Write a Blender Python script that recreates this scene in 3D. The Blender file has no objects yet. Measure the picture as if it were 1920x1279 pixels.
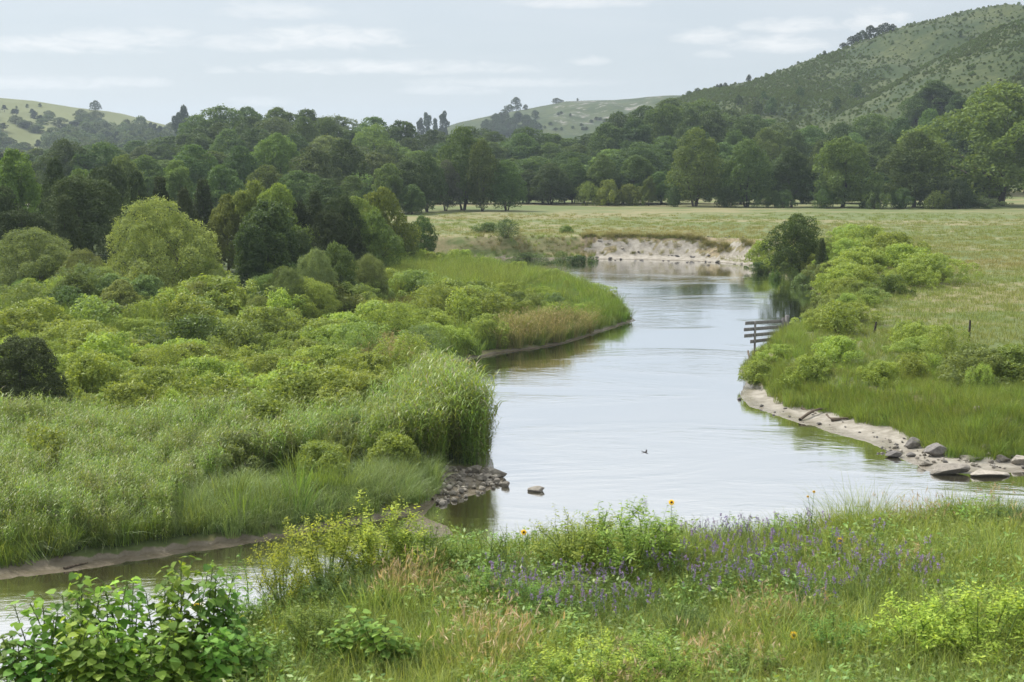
import bpy, math, random
import numpy as np
from mathutils import Vector
R = math.radians
rng = np.random.default_rng(11)
random.seed(11)
scene = bpy.context.scene
COL = scene.collection

# ------------------------------------------------------------------ camera, world, sun, exposure
CAM_Z = 15.0
PITCH = 7.47
cam_d = bpy.data.cameras.new('camera')
cam_d.lens = 50.0; cam_d.sensor_width = 36.0
cam_d.clip_start = 0.1; cam_d.clip_end = 20000
cam_d.dof.use_dof = True
cam_d.dof.focus_distance = 95.0
cam_d.dof.aperture_fstop = 6.3
cam = bpy.data.objects.new('camera', cam_d)
cam.location = (0, 0, CAM_Z)
cam.rotation_euler = (R(90 - PITCH), 0, 0)
COL.objects.link(cam)
scene.camera = cam

SUN_AZ = R(-62)      # measured from +Y towards +X: the sun stands left and a little behind the scene
SUN_EL = R(50)
sun_d = bpy.data.lights.new('sun', 'SUN')
sun_d.energy = 4.9; sun_d.angle = R(1.5); sun_d.color = (1.0, 0.955, 0.88)
sun = bpy.data.objects.new('sun', sun_d)
sdir = Vector((math.sin(SUN_AZ) * math.cos(SUN_EL), math.cos(SUN_AZ) * math.cos(SUN_EL), math.sin(SUN_EL)))
sun.rotation_euler = sdir.to_track_quat('Z', 'Y').to_euler()
sun.location = sdir * 200
COL.objects.link(sun)

scene.view_settings.view_transform = 'Standard'
scene.view_settings.look = 'None'
scene.view_settings.exposure = 0.17
scene.view_settings.gamma = 1.0
scene.render.engine = 'CYCLES'
cy = scene.cycles
cy.use_denoising = True
cy.max_bounces = 7; cy.diffuse_bounces = 3; cy.glossy_bounces = 3
cy.transmission_bounces = 4; cy.volume_bounces = 0; cy.transparent_max_bounces = 4
cy.caustics_reflective = False; cy.caustics_refractive = False
cy.sample_clamp_indirect = 6.0

F = 50.0 / 36.0 * 1920.0
CP, SP = math.cos(R(PITCH)), math.sin(R(PITCH))
def ray(u, v):
    a = (u - 960.0) / F; b = -(v - 639.5) / F
    return np.array([a, CP + b * SP, -SP + b * CP])
def gp(u, v, z=0.0):
    """the point of the photograph's pixel (u, v) at height z"""
    d = ray(u, v); t = (z - CAM_Z) / d[2]
    return (d[0] * t, d[1] * t)
def at_y(u, v, Y):
    d = ray(u, v); t = Y / d[1]
    return (d[0] * t, CAM_Z + d[2] * t)
def to_px(x, y, z):
    zz = z - CAM_Z
    dep = y * CP - zz * SP
    up = y * SP + zz * CP
    dep = np.maximum(dep, 0.5)
    return 960 + F * x / dep, 639.5 - F * up / dep

# world: physical sky veiled by thin high cloud, with a few soft fair-weather clouds low down
world = bpy.data.worlds.new('World'); scene.world = world
world.use_nodes = True
wt = world.node_tree; wt.nodes.clear()
class NB:
    """tiny node builder"""
    def __init__(s, tree): s.t = tree
    def n(s, typ, **kw):
        nd = s.t.nodes.new(typ)
        for k, v in kw.items():
            if k.startswith('i_'):
                key = k[2:]
                key = int(key) if key.isdigit() else key.replace('_', ' ')
                s.put(nd.inputs[key], v)
            else: setattr(nd, k, v)
        return nd
    def put(s, sock, v):
        if isinstance(v, bpy.types.NodeSocket): s.t.links.new(v, sock)
        elif isinstance(v, bpy.types.Node): s.t.links.new(v.outputs[0], sock)
        else: sock.default_value = v
    def m(s, op, a, b=None, c=None, clamp=False):
        nd = s.t.nodes.new('ShaderNodeMath'); nd.operation = op; nd.use_clamp = clamp
        s.put(nd.inputs[0], a)
        if b is not None: s.put(nd.inputs[1], b)
        if c is not None: s.put(nd.inputs[2], c)
        return nd.outputs[0]
    def mix(s, f, a, b, blend='MIX'):
        nd = s.t.nodes.new('ShaderNodeMix'); nd.data_type = 'RGBA'; nd.blend_type = blend
        s.put(nd.inputs[0], f)
        for sock, v in ((nd.inputs[6], a), (nd.inputs[7], b)):
            if isinstance(v, (tuple, list)): v = (*v, 1.0) if len(v) == 3 else v
            s.put(sock, v)
        return nd.outputs[2]
    def ss(s, x, lo, hi):
        nd = s.t.nodes.new('ShaderNodeMapRange'); nd.interpolation_type = 'SMOOTHSTEP'
        s.put(nd.inputs[0], x); s.put(nd.inputs[1], lo); s.put(nd.inputs[2], hi)
        nd.inputs[3].default_value = 0; nd.inputs[4].default_value = 1
        return nd.outputs[0]
    def noise(s, vec, scale, detail=4, rough=0.55, dist=0.0):
        nd = s.t.nodes.new('ShaderNodeTexNoise')
        if vec is not None: s.put(nd.inputs['Vector'], vec)
        s.put(nd.inputs['Scale'], scale); nd.inputs['Detail'].default_value = detail
        nd.inputs['Roughness'].default_value = rough; nd.inputs['Distortion'].default_value = dist
        return nd.outputs[0]
B = NB(wt)
sky = B.n('ShaderNodeTexSky', sky_type='NISHITA', sun_disc=False, sun_elevation=SUN_EL, sun_rotation=SUN_AZ,
          altitude=800, air_density=1.0, dust_density=2.5, ozone_density=1.0)
tc = B.n('ShaderNodeTexCoord')
sep = B.n('ShaderNodeSeparateXYZ', i_0=tc.outputs['Generated'])
az = B.m('ARCTAN2', sep.outputs[0], sep.outputs[1])
el = B.m('ARCSINE', sep.outputs[2])
# cloud plane coordinates for the general veil
comb = B.n('ShaderNodeCombineXYZ', i_0=B.m('MULTIPLY', az, 5.0), i_1=B.m('MULTIPLY', el, 24.0), i_2=0.0)
veil = B.noise(comb.outputs[0], 1.3, 6, 0.55, 0.3)
comb2 = B.n('ShaderNodeCombineXYZ', i_0=B.m('MULTIPLY', az, 30.0), i_1=B.m('MULTIPLY', el, 90.0), i_2=3.0)
fluff = B.noise(comb2.outputs[0], 1.5, 7, 0.62, 0.5)
fl = B.m('SUBTRACT', fluff, 0.5)
CLOUDS = [(120, 88, 150, 15, 1.0), (235, 76, 110, 19, .9), (300, 64, 55, 12, .8), (60, 158, 120, 12, .7), (255, 155, 75, 10, .7),
          (620, 76, 130, 21, 1.0), (470, 84, 90, 15, .8), (700, 128, 220, 13, 1.0), (510, 22, 90, 16, .6), (1090, 5, 120, 12, .8),
          (1325, 70, 60, 15, 1.0), (1480, 50, 78, 14, 1.0), (1455, 86, 80, 17, 1.0), (1640, 42, 50, 20, 1.0), (960, 156, 150, 9, .6),
          (1105, 115, 36, 9, .7), (490, 192, 50, 9, .6), (840, 170, 80, 10, .6), (415, 132, 25, 8, .6), (980, 132, 40, 8, .6),
          (1340, 103, 30, 8, .5), (2250, 60, 160, 22, 1.0), (-300, 70, 160, 20, 1.0), (2600, 20, 140, 20, 1), (-700, 100, 200, 18, 1)]
acc = None
for (u, v, hw, hh, st) in CLOUDS:
    d = ray(u, v); ca = math.atan2(d[0], d[1]); ce = math.asin(d[2] / np.linalg.norm(d))
    dx = B.m('DIVIDE', B.m('SUBTRACT', az, ca), hw / F)
    dy = B.m('DIVIDE', B.m('SUBTRACT', el, ce), hh / F)
    # flatter base: the lower side falls off faster
    dy = B.m('MAXIMUM', dy, B.m('MULTIPLY', dy, -1.5))
    r2 = B.m('ADD', B.m('MULTIPLY', dx, dx), B.m('MULTIPLY', dy, dy))
    r2 = B.m('ADD', r2, B.m('MULTIPLY', fl, -5.0))
    k = B.m('MULTIPLY', B.ss(r2, 2.3, -1.2), st)
    acc = k if acc is None else B.m('MAXIMUM', acc, k)
veil_f = B.ss(veil, 0.35, 0.75)
base = B.mix(0.70, sky.outputs[0], (5.15, 5.55, 5.90))             # thin high overcast
base = B.mix(B.m('MULTIPLY', veil_f, 0.22), base, (6.6, 6.8, 7.0))
# overcast grows brighter overhead
hi = B.ss(el, 0.05, 0.45)
base = B.mix(B.m('MULTIPLY', hi, 0.75), base, (11.6, 11.65, 11.6))
base = B.mix(B.m('MULTIPLY', acc, 0.68), base, (8.3, 8.2, 8.05))
bg = B.n('ShaderNodeBackground', i_0=base, i_1=0.115)
wo = B.n('ShaderNodeOutputWorld', i_0=bg.outputs[0])

# ------------------------------------------------------------------ helpers
def tag(o, label=None, cat=None, group=None, kind=None):
    if label: o['label'] = label
    if cat: o['category'] = cat
    if group: o['group'] = group
    if kind: o['kind'] = kind
    return o

def mesh_np(name, V, Q, mat=None, var=None, smooth=False, uv=None):
    """mesh from numpy verts and quads (or a list of face arrays)"""
    me = bpy.data.meshes.new(name)
    V = np.asarray(V, np.float32)
    Qs = [np.asarray(q, np.int32) for q in (Q if isinstance(Q, list) else [Q]) if len(q)]
    me.vertices.add(len(V)); me.vertices.foreach_set('co', V.ravel())
    loops = np.concatenate([q.ravel() for q in Qs]); nf = sum(len(q) for q in Qs)
    starts = []; tot = []; s = 0
    for q in Qs:
        k = q.shape[1]; starts.append(s + np.arange(len(q)) * k); tot.append(np.full(len(q), k)); s += q.size
    me.loops.add(len(loops)); me.loops.foreach_set('vertex_index', loops)
    me.polygons.add(nf)
    me.polygons.foreach_set('loop_start', np.concatenate(starts).astype(np.int32))
    me.polygons.foreach_set('loop_total', np.concatenate(tot).astype(np.int32))
    if smooth: me.polygons.foreach_set('use_smooth', np.ones(nf, bool))
    if var is not None:
        for k, arr in (var.items() if isinstance(var, dict) else [('var', var)]):
            a = me.attributes.new(k, 'FLOAT', 'POINT'); a.data.foreach_set('value', np.asarray(arr, np.float32))
    if mat: me.materials.append(mat)
    me.update(calc_edges=True)
    me.validate()
    return me

def link(name, me, parent=None, loc=None):
    o = bpy.data.objects.new(name, me)
    if loc is not None: o.location = loc
    if parent: o.parent = parent
    COL.objects.link(o)
    return o

def vnoise(x, y, seed=0):
    """value noise in -1..1"""
    x = np.asarray(x, float); y = np.asarray(y, float)
    xi = np.floor(x).astype(np.int64); yi = np.floor(y).astype(np.int64)
    fx = x - xi; fy = y - yi
    fx = fx * fx * (3 - 2 * fx); fy = fy * fy * (3 - 2 * fy)
    def h(a, b):
        n = (a * 374761393 + b * 668265263 + seed * 982451653) & 0x7fffffff
        n = ((n ^ (n >> 13)) * 1274126177) & 0x7fffffff
        return ((n ^ (n >> 16)) & 0xffff) / 32767.5 - 1
    return (h(xi, yi) * (1 - fx) + h(xi + 1, yi) * fx) * (1 - fy) + (h(xi, yi + 1) * (1 - fx) + h(xi + 1, yi + 1) * fx) * fy
def fbm(x, y, o=4, seed=0):
    s = 0; a = 1; t = 0
    for i in range(o):
        s = s + a * vnoise(x * 2 ** i, y * 2 ** i, seed + i * 17); t += a; a *= 0.5
    return s / t
def sstep(x, a, b):
    t = np.clip((x - a) / (b - a), 0, 1); return t * t * (3 - 2 * t)
def inpoly(x, y, poly):
    x = np.asarray(x, float); y = np.asarray(y, float)
    c = np.zeros(np.broadcast(x, y).shape, bool)
    P = np.asarray(poly); n = len(P)
    for i in range(n):
        x1, y1 = P[i]; x2, y2 = P[i - 1]
        if y1 == y2: continue
        c ^= ((y1 > y) != (y2 > y)) & (x < (x2 - x1) * (y - y1) / (y2 - y1) + x1)
    return c
def segdist(x, y, P, closed=True):
    d = np.full(np.shape(x), 1e9)
    n = len(P)
    for i in range(0 if closed else 1, n):
        ax, ay = P[i - 1]; bx, by = P[i]
        vx, vy = bx - ax, by - ay; L = vx * vx + vy * vy + 1e-9
        t = np.clip(((x - ax) * vx + (y - ay) * vy) / L, 0, 1)
        d = np.minimum(d, np.hypot(x - ax - t * vx, y - ay - t * vy))
    return d

# ------------------------------------------------------------------ materials
def new_mat(name):
    m = bpy.data.materials.new(name); m.use_nodes = True
    m.node_tree.nodes.clear()
    return m, NB(m.node_tree)

def leaf_mat(name, col=None, trans=0.38, rough=0.55, spec=0.35, hue=0.035, patch=None, tip=None, vamp=0.7, rvar=0.36):
    """leaf surface; colour from the object (col None) or fixed; varies per leaf and per plant"""
    m, b = new_mat(name)
    oi = b.n('ShaderNodeObjectInfo')
    if col is None: c = oi.outputs['Color']
    else:
        c = b.n('ShaderNodeRGB').outputs[0]; c.default_value = (*col, 1)
    at = b.n('ShaderNodeAttribute', attribute_name='var').outputs['Fac']
    if patch is not None:
        geo = b.n('ShaderNodeNewGeometry')
        pmap = b.n('ShaderNodeMapping', i_0=geo.outputs['Position']); pmap.inputs[3].default_value = (0.4, 1.0, 1.0)
        pn = b.noise(pmap.outputs[0], patch[1], 3, 0.6)
        pf = b.ss(pn, patch[2], patch[3])
        c = b.mix(pf, c, patch[0])
    if tip is not None:
        ta = b.n('ShaderNodeAttribute', attribute_name='tip').outputs['Fac']
        c = b.mix(ta, c, tip)
    rnd = oi.outputs['Random']
    val = b.m('MULTIPLY_ADD', at, vamp, 1.0 - vamp * 0.5)
    val = b.m('MULTIPLY', val, b.m('MULTIPLY_ADD', rnd, rvar, 1.0 - rvar * .5))
    hu = b.m('MULTIPLY_ADD', b.m('SUBTRACT', rnd, 0.5), hue, b.m('MULTIPLY_ADD', b.m('SUBTRACT', at, 0.5), hue * -0.9, 0.5))
    hsv = b.n('ShaderNodeHueSaturation', i_0=hu, i_1=1.0, i_2=val, i_4=c)
    c2 = hsv.outputs[0]
    pr = b.n('ShaderNodeBsdfPrincipled')
    b.put(pr.inputs['Base Color'], c2); pr.inputs['Roughness'].default_value = rough
    pr.inputs['Specular IOR Level'].default_value = spec
    tc_ = b.mix(1.0, c2, (1.25, 1.15, 0.55), 'MULTIPLY')
    tr = b.n('ShaderNodeBsdfTranslucent', i_0=tc_)
    mx = b.n('ShaderNodeMixShader', i_0=trans, i_1=pr.outputs[0], i_2=tr.outputs[0])
    b.n('ShaderNodeOutputMaterial', i_0=mx.outputs[0])
    return m

def bark_mat(name, c1=(0.10, 0.085, 0.07), c2=(0.045, 0.038, 0.03), scale=8):
    m, b = new_mat(name)
    tcn = b.n('ShaderNodeTexCoord')
    mp = b.n('ShaderNodeMapping', i_0=tcn.outputs['Object']); mp.inputs[3].default_value = (1, 1, 0.2)
    n = b.noise(mp.outputs[0], scale, 5, 0.7)
    c = b.mix(b.ss(n, 0.35, 0.65), c2, c1)
    bp = b.n('ShaderNodeBump', i_0=0.6, i_1=0.05); b.put(bp.inputs['Height'], n)
    pr = b.n('ShaderNodeBsdfPrincipled', i_0=c); pr.inputs['Roughness'].default_value = 0.9
    pr.inputs['Specular IOR Level'].default_value = 0.2
    b.put(pr.inputs['Normal'], bp.outputs[0])
    b.n('ShaderNodeOutputMaterial', i_0=pr.outputs[0])
    return m
# ------------------------------------------------------------------ river outline (metres, plan view)
RIV = [gp(700, 479), gp(880, 484), gp(1010, 486), gp(1120, 486), gp(1200, 487), gp(1310, 490), gp(1370, 494), gp(1400, 497)]
N_FAR = len(RIV)
RIV += [gp(1412, 507), gp(1440, 513), gp(1475, 522), gp(1500, 531), gp(1530, 546), gp(1538, 556), gp(1536, 566, .8), gp(1505, 586, 2.2),
        gp(1472, 600, 2.3), gp(1430, 622, 1.8), gp(1404, 655, .5), gp(1388, 690), gp(1382, 703), gp(1400, 708), gp(1385, 742), gp(1402, 762), gp(1450, 778), gp(1500, 795), gp(1560, 813),
        gp(1620, 828), gp(1665, 846), gp(1690, 862), gp(1740, 885), gp(1830, 890), gp(1920, 886), gp(2100, 880), (75, 66), (75, 40),
        (45, 36), (25, 32), (8, 29), (-6, 27), (-16, 26), (-32, 27), (-60, 28), (-60, 48), gp(-200, 1112), gp(0, 1088), gp(150, 1070), gp(300, 1046),
        gp(420, 1028), gp(520, 1012), gp(640, 990), gp(740, 972), gp(800, 962), gp(822, 940), gp(880, 932), gp(930, 915), gp(950, 898),
        gp(930, 884), gp(928, 872), (-1.3, 73), (-3.0, 80), (-4.3, 90), gp(830, 686), gp(880, 675), gp(940, 663), gp(1010, 654), gp(1060, 645), gp(1100, 632), gp(1150, 616),
        gp(1198, 600), gp(1205, 590, .8), gp(1190, 560, 1.9), gp(1160, 537, 2.1), gp(1120, 516, 2.2), gp(1060, 499, 2.2), gp(1000, 490, 2.2), gp(960, 487, 2.0),
        gp(850, 484, 1.0), gp(700, 482, 0.3)]
SAND_R = [gp(*p, .3) for p in [(1386, 748), (1400, 712), (1425, 722), (1450, 737), (1490, 752), (1520, 762), (1600, 778), (1650, 795), (1700, 803), (1745, 822), (1790, 848), (1860, 858), (1920, 850), (2150, 850)]] \
    + [(75, 60), gp(2100, 890), gp(1920, 893), gp(1830, 897), gp(1740, 893), gp(1660, 850), gp(1560, 818), gp(1450, 783), gp(1395, 768)]
MUD_L = [gp(-220, 1068, .2), gp(0, 1052, .2), gp(150, 1045, .2), gp(300, 1024, .2), gp(420, 1008, .2), gp(520, 998, .2), gp(640, 975, .2), gp(775, 953, .2), gp(818, 925, .2), gp(822, 880, .2),
         gp(930, 878, .2), gp(965, 900), gp(960, 918), gp(880, 940), gp(830, 950), gp(800, 975), gp(640, 1000), gp(520, 1024), gp(300, 1058), gp(0, 1100), gp(-220, 1125)]
MUD_SPIT = [gp(800, 683, .2), gp(880, 671, .2), gp(945, 658, .2), gp(980, 650, .2), gp(990, 656), gp(940, 668), gp(880, 680), gp(830, 692), gp(795, 695)]
MUD_TIP = [gp(1085, 632, .2), gp(1140, 612, .2), gp(1190, 596, .2), gp(1206, 598), gp(1202, 606), gp(1150, 620), gp(1100, 637), gp(1070, 643)]
SHOAL = [gp(775, 962), gp(800, 964), gp(850, 985), gp(872, 1003), gp(850, 1010), gp(790, 1012), gp(740, 990)]
FARB = [gp(u, v) for u, v in [(1100, 486), (1200, 487), (1310, 490), (1370, 494), (1400, 497)]]

RIV = np.array(RIV)
def prof(pts, Y):
    a = np.array([at_y(u, v, Y) for u, v in pts])
    return a[:, 0], a[:, 1]
H1 = prof([(700, 300), (950, 285), (1100, 262), (1180, 232), (1240, 200), (1280, 184), (1310, 172), (1400, 155), (1450, 138), (1540, 105), (1600, 85), (1700, 48), (1780, 33), (1850, 22), (1920, 20), (2100, 14), (2500, 60), (3200, 140)], 800)
H2 = prof([(1380, 330), (1440, 300), (1480, 285), (1540, 240), (1590, 205), (1650, 180), (1720, 138), (1800, 92), (1880, 50), (1920, 36), (2100, -10), (2400, 0), (3000, 80)], 600)
H3 = prof([(640, 290), (780, 262), (830, 240), (870, 228), (930, 214), (1000, 202), (1060, 190), (1150, 188), (1210, 182), (1290, 178), (1400, 180), (1600, 230), (1900, 260)], 1500)
H4 = prof([(-900, 160), (-400, 165), (-100, 178), (0, 183), (60, 188), (130, 200), (200, 208), (250, 222), (350, 245), (450, 262), (600, 280), (700, 300)], 1400)

def crest_y(x):
    """front edge of the bluff the camera stands on"""
    return np.interp(x, [-30, -6.5, -4.5, -3.4, -2.8, -2.1, -1, 0.5, 6, 12, 40], [11.0, 11.3, 12.0, 12.9, 14.0, 15.2, 16.2, 16.8, 17.6, 18.2, 22])
def tz(x, y, river=True):
    x = np.asarray(x, float); y = np.asarray(y, float)
    x, y = np.broadcast_arrays(x, y)
    d = segdist(x, y, RIV); ins = inpoly(x, y, RIV)
    sd = np.where(ins, -d, d)
    # bank tops
    left = (x < np.interp(y, [60, 100, 130, 165, 210], [2, 0, 12, 14, 0]))
    Hb = np.where(left, 0.9 + 2.1 * sstep(d, 15, 70), np.interp(y, [60, 90, 140, 190], [1.4, 2.0, 2.7, 3.0]) + 0 * x)
    Hb = np.where(y > 200, 3.0, Hb)
    wd = np.where(left, 2.2, np.where(y > 196, 5.0, 3.5))
    z = Hb * sstep(sd, 0.0, wd)
    for P in (SAND_R, MUD_L):
        dp = np.where(inpoly(x, y, P), 0, segdist(x, y, P))
        near = dp < 4
        z = np.where(near & ~ins, np.minimum(z, .3 + Hb * sstep(dp, -.3, 3.2)), z)
    # far cut bank: a beach lip, then the face
    df = segdist(x, y, FARB, False)
    fz = np.where(y > 150, 0.28 * sstep(sd, 0, 1.0) + 2.75 * sstep(sd + 0.5 * fbm(x * .35, y * .35, 3, 5), 1.6, 5.2), 0)
    wf = (1 - sstep(df, 3, 9)) * (~ins)
    z = z * (1 - wf) + fz * wf
    # sand and mud shelves
    for P, h in ((SAND_R, 0.35), (MUD_L, 0.28), (MUD_SPIT, .2), (MUD_TIP, .2)):
        m = inpoly(x, y, P)
        z = np.where(m, np.minimum(z, h * sstep(sd, 0, 4.0) + 0.03 + 0.07 * fbm(x * .9, y * 1.1, 4, 2)), z)
    z = np.where(ins, -1.2 * sstep(-sd, 0.0, 3.0) - 0.02, z)
    ds = segdist(x, y, SHOAL); ds = np.where(inpoly(x, y, SHOAL), -ds, ds)
    z = np.maximum(z, 0.025 - 0.09 * (ds + .5 + .25 * fbm(x * .9, y * .9, 3, 8)) - np.where(ds > 3, 3, 0))
    # gentle relief of the land
    land = sstep(sd, 3, 12)
    z = z + land * 0.22 * fbm(x * .07, y * .07, 4, 3)
    z = z + sstep(y, 230, 420) * 0.8 * fbm(x * .012, y * .012, 3, 9)
    # hills
    hill = np.zeros_like(z)
    for (hx, hz), Y, y0, yb, sd_ in ((H1, 800, 440, 500, 21), (H2, 600, 395, 300, 33), (H3, 1500, 950, 900, 44), (H4, 1400, 800, 800, 55)):
        top = np.interp(x * Y / np.maximum(y, 60) * 0.35 + x * 0.65, hx, hz) - 3
        t = np.clip((y - y0) / (Y - y0), 0, 1)
        f = np.where(y < Y, t ** 1.15 * (1 + 0.25 * np.sin(np.pi * t)), np.maximum(0, 1 - ((y - Y) / yb) ** 2))
        f = np.minimum(f, 1)
        gul = fbm(x * .012 + y * .004, y * .0045, 4, sd_)
        h = top * f
        h = h + top * 0.42 * gul * np.clip(t * (1 - t) * 4, 0, 1) * (y < Y)
        hill = np.maximum(hill, np.maximum(h, 0))
    z = z + hill
    # the bluff under the camera
    cyv = crest_y(x)
    led = 10.2 + 0.10 * np.maximum(0, 12 - y) + 0.12 * fbm(x * .5, y * .5, 3, 4) + 0.02 * x
    down = led - (y - cyv) * 0.95
    fg = np.where(y < cyv, led, down)
    z = np.where(y < 34, np.maximum(fg, z), z)
    return z
def tz1(x, y): return float(tz(np.array([x]), np.array([y]))[0])

ys = [-25.0]
while ys[-1] < 5500:
    y = ys[-1]
    ys.append(y + (0.45 if y < 55 else 0.5 if y < 110 else 0.7 if y < 190 else 0.45 if y < 212 else 0.7 * (y / 212) ** 1.35))
ys = np.array(ys)
us = np.linspace(-1, 1, 560)
us = np.sign(us) * (0.62 * np.abs(us) + 0.38 * np.abs(us) ** 5)
X = us[None, :] * (ys[:, None] + 45) * 0.85
Y = np.repeat(ys[:, None], len(us), 1)
Z = tz(X, Y)
Z = Z - np.clip((Y - 2500) / 3000, 0, 1) * 60
V = np.stack([X, Y, Z], -1).reshape(-1, 3)
nr, nc = X.shape
idx = np.arange(nr * nc).reshape(nr, nc)
Q = np.stack([idx[:-1, :-1], idx[:-1, 1:], idx[1:, 1:], idx[1:, :-1]], -1).reshape(-1, 4)
xf, yf, zf = V[:, 0], V[:, 1], V[:, 2]
dR = segdist(xf, yf, RIV)
sandm = (inpoly(xf, yf, SAND_R) & (zf < 0.6)).astype(float)
farm = np.clip(1 - segdist(xf, yf, FARB, False) / 8, 0, 1) ** .5 * (yf > 150)
cliff = np.where((segdist(xf, yf, FARB, False) < 7) & (yf > 150) & (zf < 2.55 + .35 * fbm(xf * .5, yf * .3, 3, 31)), 1.0, 0.0)
# grass and clods break up the cut face
brk = fbm(xf * .28 + 3, (zf * 1.3) - xf * .2, 3, 41)
cliff = cliff * np.where(brk > 0.36, 0.0, 1.0)
cliff = np.where((zf < .45) & (segdist(xf, yf, FARB, False) < 7) & (yf > 150), 1.0, cliff)
cliff = cliff * (xf > 11.5 + 1.5 * fbm(yf * .6, zf * .8, 2, 91))
sand = np.maximum(sandm, cliff)
mud = (inpoly(xf, yf, MUD_L) | inpoly(xf, yf, MUD_SPIT) | inpoly(xf, yf, MUD_TIP) | inpoly(xf, yf, SHOAL)).astype(float)
mud = np.maximum(mud, (zf < 0.12) & (sand < .5))
far_face = ((segdist(xf, yf, FARB, False) < 8) & (yf > 150) & (sand < .5) & (xf > 10)).astype(float)

gm, b = new_mat('ground_material')
geo = b.n('ShaderNodeNewGeometry'); pos = geo.outputs['Position']
sp = b.n('ShaderNodeSeparateXYZ', i_0=pos)
def att(nm): return b.n('ShaderNodeAttribute', attribute_name=nm).outputs['Fac']
mp = b.n('ShaderNodeMapping', i_0=pos); mp.inputs[3].default_value = (0.35, 1.0, 1.0)
big = b.noise(mp.outputs[0], 0.045, 5, 0.6, 0.4)
mid = b.noise(mp.outputs[0], 0.35, 5, 0.65)
fine = b.noise(pos, 3.0, 5, 0.7)
huge = b.noise(pos, 0.012, 4, 0.6)
g = b.mix(b.ss(mid, 0.3, 0.7), (0.098, 0.130, 0.042), (0.130, 0.158, 0.058))
tan = b.mix(b.ss(fine, .3, .7), (0.25, 0.205, 0.115), (0.19, 0.185, 0.090))
tf = b.ss(b.m('ADD', big, b.m('MULTIPLY', b.m('SUBTRACT', mid, .5), 0.8)), 0.44, 0.62)
meadow = b.mix(b.m('MULTIPLY', tf, 0.9), g, tan)
meadow = b.mix(b.m('MULTIPLY', b.ss(fine, .35, .75), .25), meadow, (0.06, 0.10, 0.03))
# hills: grass with darker brush and dry patches
h1n = b.noise(pos, 0.035, 6, 0.65, .6); h2n = b.noise(pos, 0.30, 8, 0.8)
hg = b.mix(b.ss(h1n, 0.38, 0.62), (0.026, 0.047, 0.010), (0.064, 0.080, 0.024))
hg = b.mix(b.m('MULTIPLY', b.ss(h2n, 0.43, 0.58), 0.7), hg, (0.016, 0.033, 0.007))
hsn = b.noise(pos, 0.07, 4, .6); 
hf = b.ss(sp.outputs[2], 5.0, 12.0); hf = b.m('MULTIPLY', hf, b.ss(sp.outputs[1], 300, 400))
c = b.mix(hf, meadow, hg)
# far dry ridge at left
lf = b.m('MULTIPLY', b.ss(sp.outputs[0], -250, -350), b.ss(sp.outputs[1], 900, 1000))
c = b.mix(b.m('MULTIPLY', lf, .75), c, (0.125, 0.140, 0.045))
# pale rock outcrops of the middle hill
of = b.m('MULTIPLY', b.ss(b.noise(pos, 0.05, 4, .7), .54, .62), att('outcrop'))
c = b.mix(of, c, (0.20, 0.19, 0.17))
# below shrubs and trees: dark litter
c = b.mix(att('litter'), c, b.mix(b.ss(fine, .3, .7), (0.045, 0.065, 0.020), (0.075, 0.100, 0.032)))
sandc = b.mix(b.ss(b.noise(pos, 1.2, 5, .7), .35, .65), (0.215, 0.198, 0.165), (0.345, 0.325, 0.285))
sandc = b.mix(b.m('MULTIPLY', b.ss(b.noise(pos, 5, 4, .7), .5, .7), .35), sandc, (0.25, 0.21, 0.16))
mudc = b.mix(b.ss(b.noise(pos, 1.5, 5, .7), .35, .65), (0.13, 0.115, 0.085), (0.20, 0.175, 0.14))
c = b.mix(att('dryface'), c, b.mix(b.ss(b.noise(pos, 1.6, 5, .7), .35, .62), (0.14, 0.115, 0.075), (0.27, 0.225, 0.14)))
sm = b.ss(b.m('ADD', att('sand'), b.m('MULTIPLY', b.m('SUBTRACT', fine, .5), .5)), .4, .6)
c = b.mix(sm, c, sandc)
mm = b.ss(b.m('ADD', att('mud'), b.m('MULTIPLY', b.m('SUBTRACT', fine, .5), .5)), .4, .6)
c = b.mix(mm, c, mudc)
wet = b.m('MULTIPLY', b.ss(sp.outputs[2], 0.14, 0.03), b.m('MAXIMUM', sm, mm))
c = b.mix(b.m('MULTIPLY', wet, .45), c, (0.11, 0.09, 0.06))
pr = b.n('ShaderNodeBsdfPrincipled', i_0=c)
b.put(pr.inputs['Roughness'], b.m('MULTIPLY_ADD', wet, -0.72, 0.92)); pr.inputs['Specular IOR Level'].default_value = 0.3
bh = b.m('ADD', b.m('MULTIPLY', fine, .10), b.m('MULTIPLY', mid, 0.5))
bp = b.n('ShaderNodeBump', i_0=0.5, i_1=0.6); b.put(bp.inputs['Height'], bh)
b.put(pr.inputs['Normal'], bp.outputs[0])
b.n('ShaderNodeOutputMaterial', i_0=pr.outputs[0])

ux, vx = to_px(xf, yf, zf)
outc = ((ux > 1040) & (ux < 1240) & (yf > 1000) & (vx < 232)).astype(float)
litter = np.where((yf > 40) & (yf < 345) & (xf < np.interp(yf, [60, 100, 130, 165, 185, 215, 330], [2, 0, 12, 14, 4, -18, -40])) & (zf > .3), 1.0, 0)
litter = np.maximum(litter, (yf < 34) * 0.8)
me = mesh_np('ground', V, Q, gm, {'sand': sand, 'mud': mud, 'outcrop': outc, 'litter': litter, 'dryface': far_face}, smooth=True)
ground = tag(link('ground', me), kind='structure')

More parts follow.
